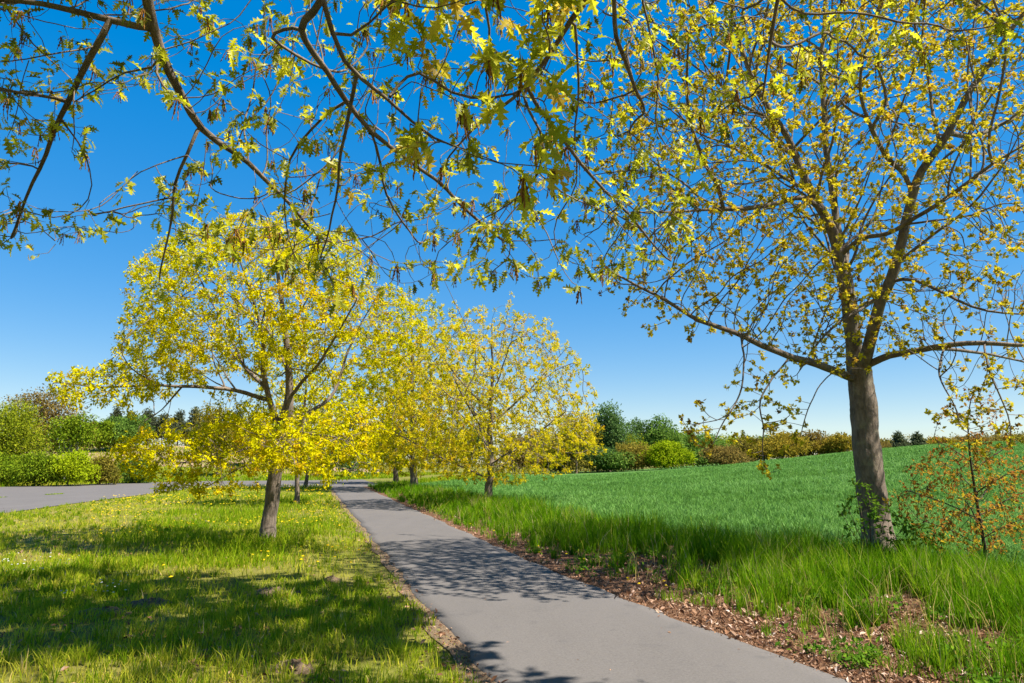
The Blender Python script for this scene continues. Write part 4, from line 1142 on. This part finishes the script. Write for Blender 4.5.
# left: beyond the road
FT('tree', 8, 54, 399, 74, 'lime', 'round yellow-green tree at the left edge across the road', seed=80, n=4200, trunk_frac=0.04, lobes=14)
FT('tree', 44, 78, 386, 74, 'brown', 'brownish tree just coming into leaf behind the round yellow-green one', seed=81, n=3600, trunk_frac=0.1, lobes=12)
FT('birch_tree', 73, 62, 414, 46, 'fresh', 'young birch with white trunk across the road', seed=82, n=1400, trunk_frac=0.4, bark=M_birch)
for k, (px, d, top, w_, mt, lb) in enumerate([
    (8, 51, 454, 60, 'fresh', 'bright green bush at the left edge of the road, leftmost'),
    (45, 50.5, 453, 46, 'fresh', 'bright green bush below the brownish tree across the road'),
    (76, 51, 452, 38, 'bright', 'bright yellow-green bush below the white-trunked birch'),
    (108, 54, 457, 36, 'olive', 'olive bush across the road right of the birch'),
    (140, 58, 460, 36, 'mid', 'low green bush across the road behind the golden low branch')]):
    FT('bush', px, d, top, w_, mt, lb, 'shrub', seed=85 + k, n=1700, trunk_frac=0.0, group='bushes along the road')
for k, (px, d, top, w_, mt, lb) in enumerate([
    (104, 96, 422, 34, 'fresh', 'fresh green tree right of the white-trunked birch'),
    (130, 100, 416, 40, 'mid', 'green tree behind the yellow oak\'s long left branch'),
    (222, 74, 405, 64, 'olive', 'large olive tree behind the yellow oak, left of its trunk'),
    (262, 88, 420, 50, 'ochre', 'ochre tree behind the yellow oak\'s trunk')]):
    FT('tree', px, d, top, w_, mt, lb, seed=95 + k, n=1900, trunk_frac=0.12)
for k, px in enumerate([118, 134, 150, 166, 181, 197, 212, 240]):
    FT('pine_tree', px, 128 + (k % 3) * 6, 408 + (k * 5) % 8, 22, 'pine', ['pine at the left end of the dark stand on the heath', 'second pine from the left on the heath', 'third pine from the left on the heath', 'pine with a clear bare trunk in the middle of the heath stand', 'fifth pine from the left on the heath', 'sixth pine from the left on the heath', 'seventh pine from the left on the heath', 'pine at the right end of the heath stand'][k],
       seed=110 + k, shape='pine', lobes=8, n=900, trunk_frac=0.35, bark=M_bark_pine, group='pines on the heath')
# a far wood that closes the horizon
so = Soup()
for k in range(150):
    u = -1.0 + 2.0 * k / 149 + rng.normal(0, 0.004)
    d = rng.uniform(215, 250)
    c = W(u * d, d, 0); c[2] = hz(c)
    Hh = rng.uniform(4.5, 8.5); ww = rng.uniform(3, 5)
    m_ = 130
    v = norm(rng.normal(0, 1, (m_, 3))); q = rng.uniform(0.3, 1, m_) ** 0.5
    p = c + W(0, 0, Hh * 0.5) + v * q[:, None] * W(ww, ww, Hh * 0.5)
    clusters(so, p, v, 2, 0.75, np.clip(rng.normal(0.5, 0.2) + rng.normal(0, .15, m_), 0, 1), 0.8, 0, jit=0.3)
fw_o = so.build('distant_wood', ML['olive'], None); tag(fw_o, kind='stuff')

# ================================================================== small things on the ground
def scatter(name, x, y, tv, tt, size, mat, dz=0.0, tilt=0.5, tone=None):
    n = len(x)
    P = np.stack([x, y, height(x, y) + dz], 1)
    az = rng.uniform(0, 6.283, n)
    D = norm(np.stack([np.cos(az), np.sin(az), rng.normal(0, tilt, n)], 1))
    nh = norm(rng.normal(0, tilt, (n, 3)) + np.array([0, 0, 1.0]))
    V, T = place(tv, tt, P, frames(D, nh), size)
    tone = rng.uniform(0, 1, n) if tone is None else tone
    return tag(link_mesh(name, V, T, mat, face_val=np.repeat(tone, len(tt))), kind='stuff')
DEAD_V = np.array([(0, 0, 0), (0.3, 0.20, 0.10), (0.62, 0.24, 0.13), (1, 0.02, 0.05), (0.65, -0.22, 0.12), (0.3, -0.19, 0.09), (0.5, 0, 0.0)], float)
DEAD_T = np.array([(0, 6, 1), (1, 6, 2), (2, 6, 3), (3, 6, 4), (4, 6, 5), (5, 6, 0)])
x, y = sector(150000, 4.0, 28, -0.25, 1.0, 0.85)
w = x - path_right(y)
pr = sstep(-0.16, 0.05, w) * (1 - sstep(0.6, np.where(y < 13, 3.4, 2.2), w - litter_w(y))) * (0.35 + 0.65 * sstep(0.3, 0.6, vn(x, y, 0.5, 71)))
k = rng.uniform(0, 1, len(x)) < pr
x, y = x[k], y[k]
scatter('fallen_leaves', x, y, DEAD_V, DEAD_T, 0.018 + 0.07 * rng.uniform(0, 1, len(x)) ** 2.0, M_dead, 0.012, 0.6)
x, y = sector(420, 4.5, 30, -0.32, 0.5, 0.9)
k = (x > path_left(y)) & (x < path_right(y)) & (rng.uniform(0, 1, len(x)) < 0.12 + 0.6 * np.exp(-np.minimum(x - path_left(y), path_right(y) - x) / 0.15))
x, y = x[k], y[k]
o = scatter('fallen_leaves', x, y, DEAD_V, DEAD_T, rng.uniform(0.02, 0.055, len(x)), M_dead, 0.024, 0.2)
x, y = sector(9000, 3.6, 26, -0.8, 0.1, 0.85)
l = path_left(y) - x
k = (l > -0.08) & (rng.uniform(0, 1, len(x)) < 0.06 + 0.55 * (l < 0.4) + 0.2 * (vn(x, y, 1.1, 73) > 0.68))
x, y = x[k], y[k]
scatter('fallen_leaves', x, y, DEAD_V, DEAD_T, rng.uniform(0.03, 0.085, len(x)), M_dead, 0.02, 0.45)
x, y = sector(260000, 4.0, 40, -0.6, 1.0, 0.9)
w = x - path_right(y); l = path_left(y) - x
pr = np.where(w > -0.12, sstep(-0.22, 0.03, w) * (1 - sstep(0.6, 3.2, w - litter_w(y))), 0) + 0.5 * sstep(-0.10, 0.02, l) * (1 - sstep(0.1, 0.35, l))
k = rng.uniform(0, 1, len(x)) < pr
x, y = x[k], y[k]
scatter('litter_chaff', x, y, DEAD_V, DEAD_T, rng.uniform(0.010, 0.03, len(x)), M_dead, 0.012, 0.6)
# broad-leaved weeds among the litter
WV, WT = KITE_V * np.array([1, 0.8, 1]), KITE_T
x, y = sector(26000, 4.2, 30, -0.25, 1.0, 0.85)
w = x - path_right(y)
k = (w > 0.2) & (w < litter_w(y) + 1.4) & (vn(x, y, 0.33, 77) + 0.25 * vn(x, y, 0.1, 78) > 0.80)
x, y = x[k], y[k]; n = len(x)
P = np.stack([x, y, height(x, y) + rng.uniform(0.01, 0.14, n)], 1)
so = Soup(); clusters(so, P, np.tile([0, 0, 0.4], (n, 1)), 4, 0.065, np.clip(rng.normal(0.5, .25, n), 0, 1), 0.9, 0.0, jit=0.03)
o = so.build('ground_weeds', M_leaf_fresh, None); tag(o, kind='stuff')
# dandelions and seed heads
a = np.arange(8) / 8 * 6.283
FL_V = np.vstack([[(0, 0, 0.25)], np.stack([np.cos(a) * 0.5, np.sin(a) * 0.5, np.zeros(8)], 1)]); FL_T = np.array([(0, i + 1, (i + 1) % 8 + 1) for i in range(8)])
x, y = sector(4200, 8, 50, -0.75, -0.1, 0.45)
l = path_left(y) - x
k = (l > 0.4) & ~in_poly(x, y, ROADP) & (vn(x, y, 3.0, 81) > 0.42) & (rng.uniform(0, 1, len(x)) < np.interp(y, [8, 12, 16, 40], [0.05, 0.25, 0.8, 1])) & (x / y > -0.60)
x, y = x[k], y[k]
scatter('dandelion_flowers', x, y, FL_V, FL_T, rng.uniform(0.035, 0.06, len(x)) * np.maximum(1, y / 22), M_yellow, 0.16, 0.15)
x, y = sector(170, 8.2, 12, -0.8, -0.52, 0.7)
k = vn(x, y, 1.5, 83) > 0.55
x, y = x[k], y[k]
scatter('seed_heads', x, y, FL_V, FL_T, rng.uniform(0.02, 0.035, len(x)), M_white, 0.15, 0.2)
x, y = sector(260, 9, 26, -0.2, 0.3, 0.8)
w = x - path_right(y); k = (w > 0.25) & (w < litter_w(y) + 0.8)
x, y = x[k], y[k]
scatter('celandine_flowers', x, y, FL_V, FL_T, rng.uniform(0.025, 0.05, len(x)), M_yellow, 0.10, 0.2)
# bare earth mounds thrown up in the lawn
for k, (px, py, rr, hh, lb) in enumerate([
    (272, 597, 0.24, 0.055, 'largest brown earth mound in the lawn, below the yellow oak'),
    (150, 608, 0.24, 0.06, 'flat brown earth mound in the lawn toward the left'),
    (105, 616, 0.22, 0.05, 'small flat earth mound, leftmost in the lawn'),
    (291, 676, 0.15, 0.05, 'small pale earth mound at the lawn\'s front edge'),
    (332, 583, 0.13, 0.05, 'small earth mound between the largest one and the path')]):
    gx_, gy_ = ground_px(px, py)
    rg = np.random.default_rng(700 + k)
    nr, na = 9, 26
    V = []
    for i in range(nr):
        t = i / (nr - 1)
        for j in range(na):
            an = j / na * 6.283
            r_ = rr * t * (1 + 0.25 * math.sin(an * 2 + k) + 0.12 * math.sin(an * 5 + 2 * k))
            z_ = hh * (math.cos(t * math.pi) * 0.5 + 0.5) + rg.normal(0, 0.012) * (t < 0.95) - (0.03 if i == nr - 1 else 0)
            V.append((r_ * math.cos(an) * 1.3, r_ * math.sin(an) * 0.8, z_))
    q = [(i * na + j, i * na + (j + 1) % na, (i + 1) * na + (j + 1) % na, (i + 1) * na + j) for i in range(nr - 1) for j in range(na)]
    o = link_mesh('earth_mound', np.array(V), np.zeros((0, 3)), M_dirt, quads=q, smooth=True)
    o.location = (gx_, gy_, float(height(gx_, gy_)))
    tag(o, lb, 'earth mound', 'earth mounds in the lawn')
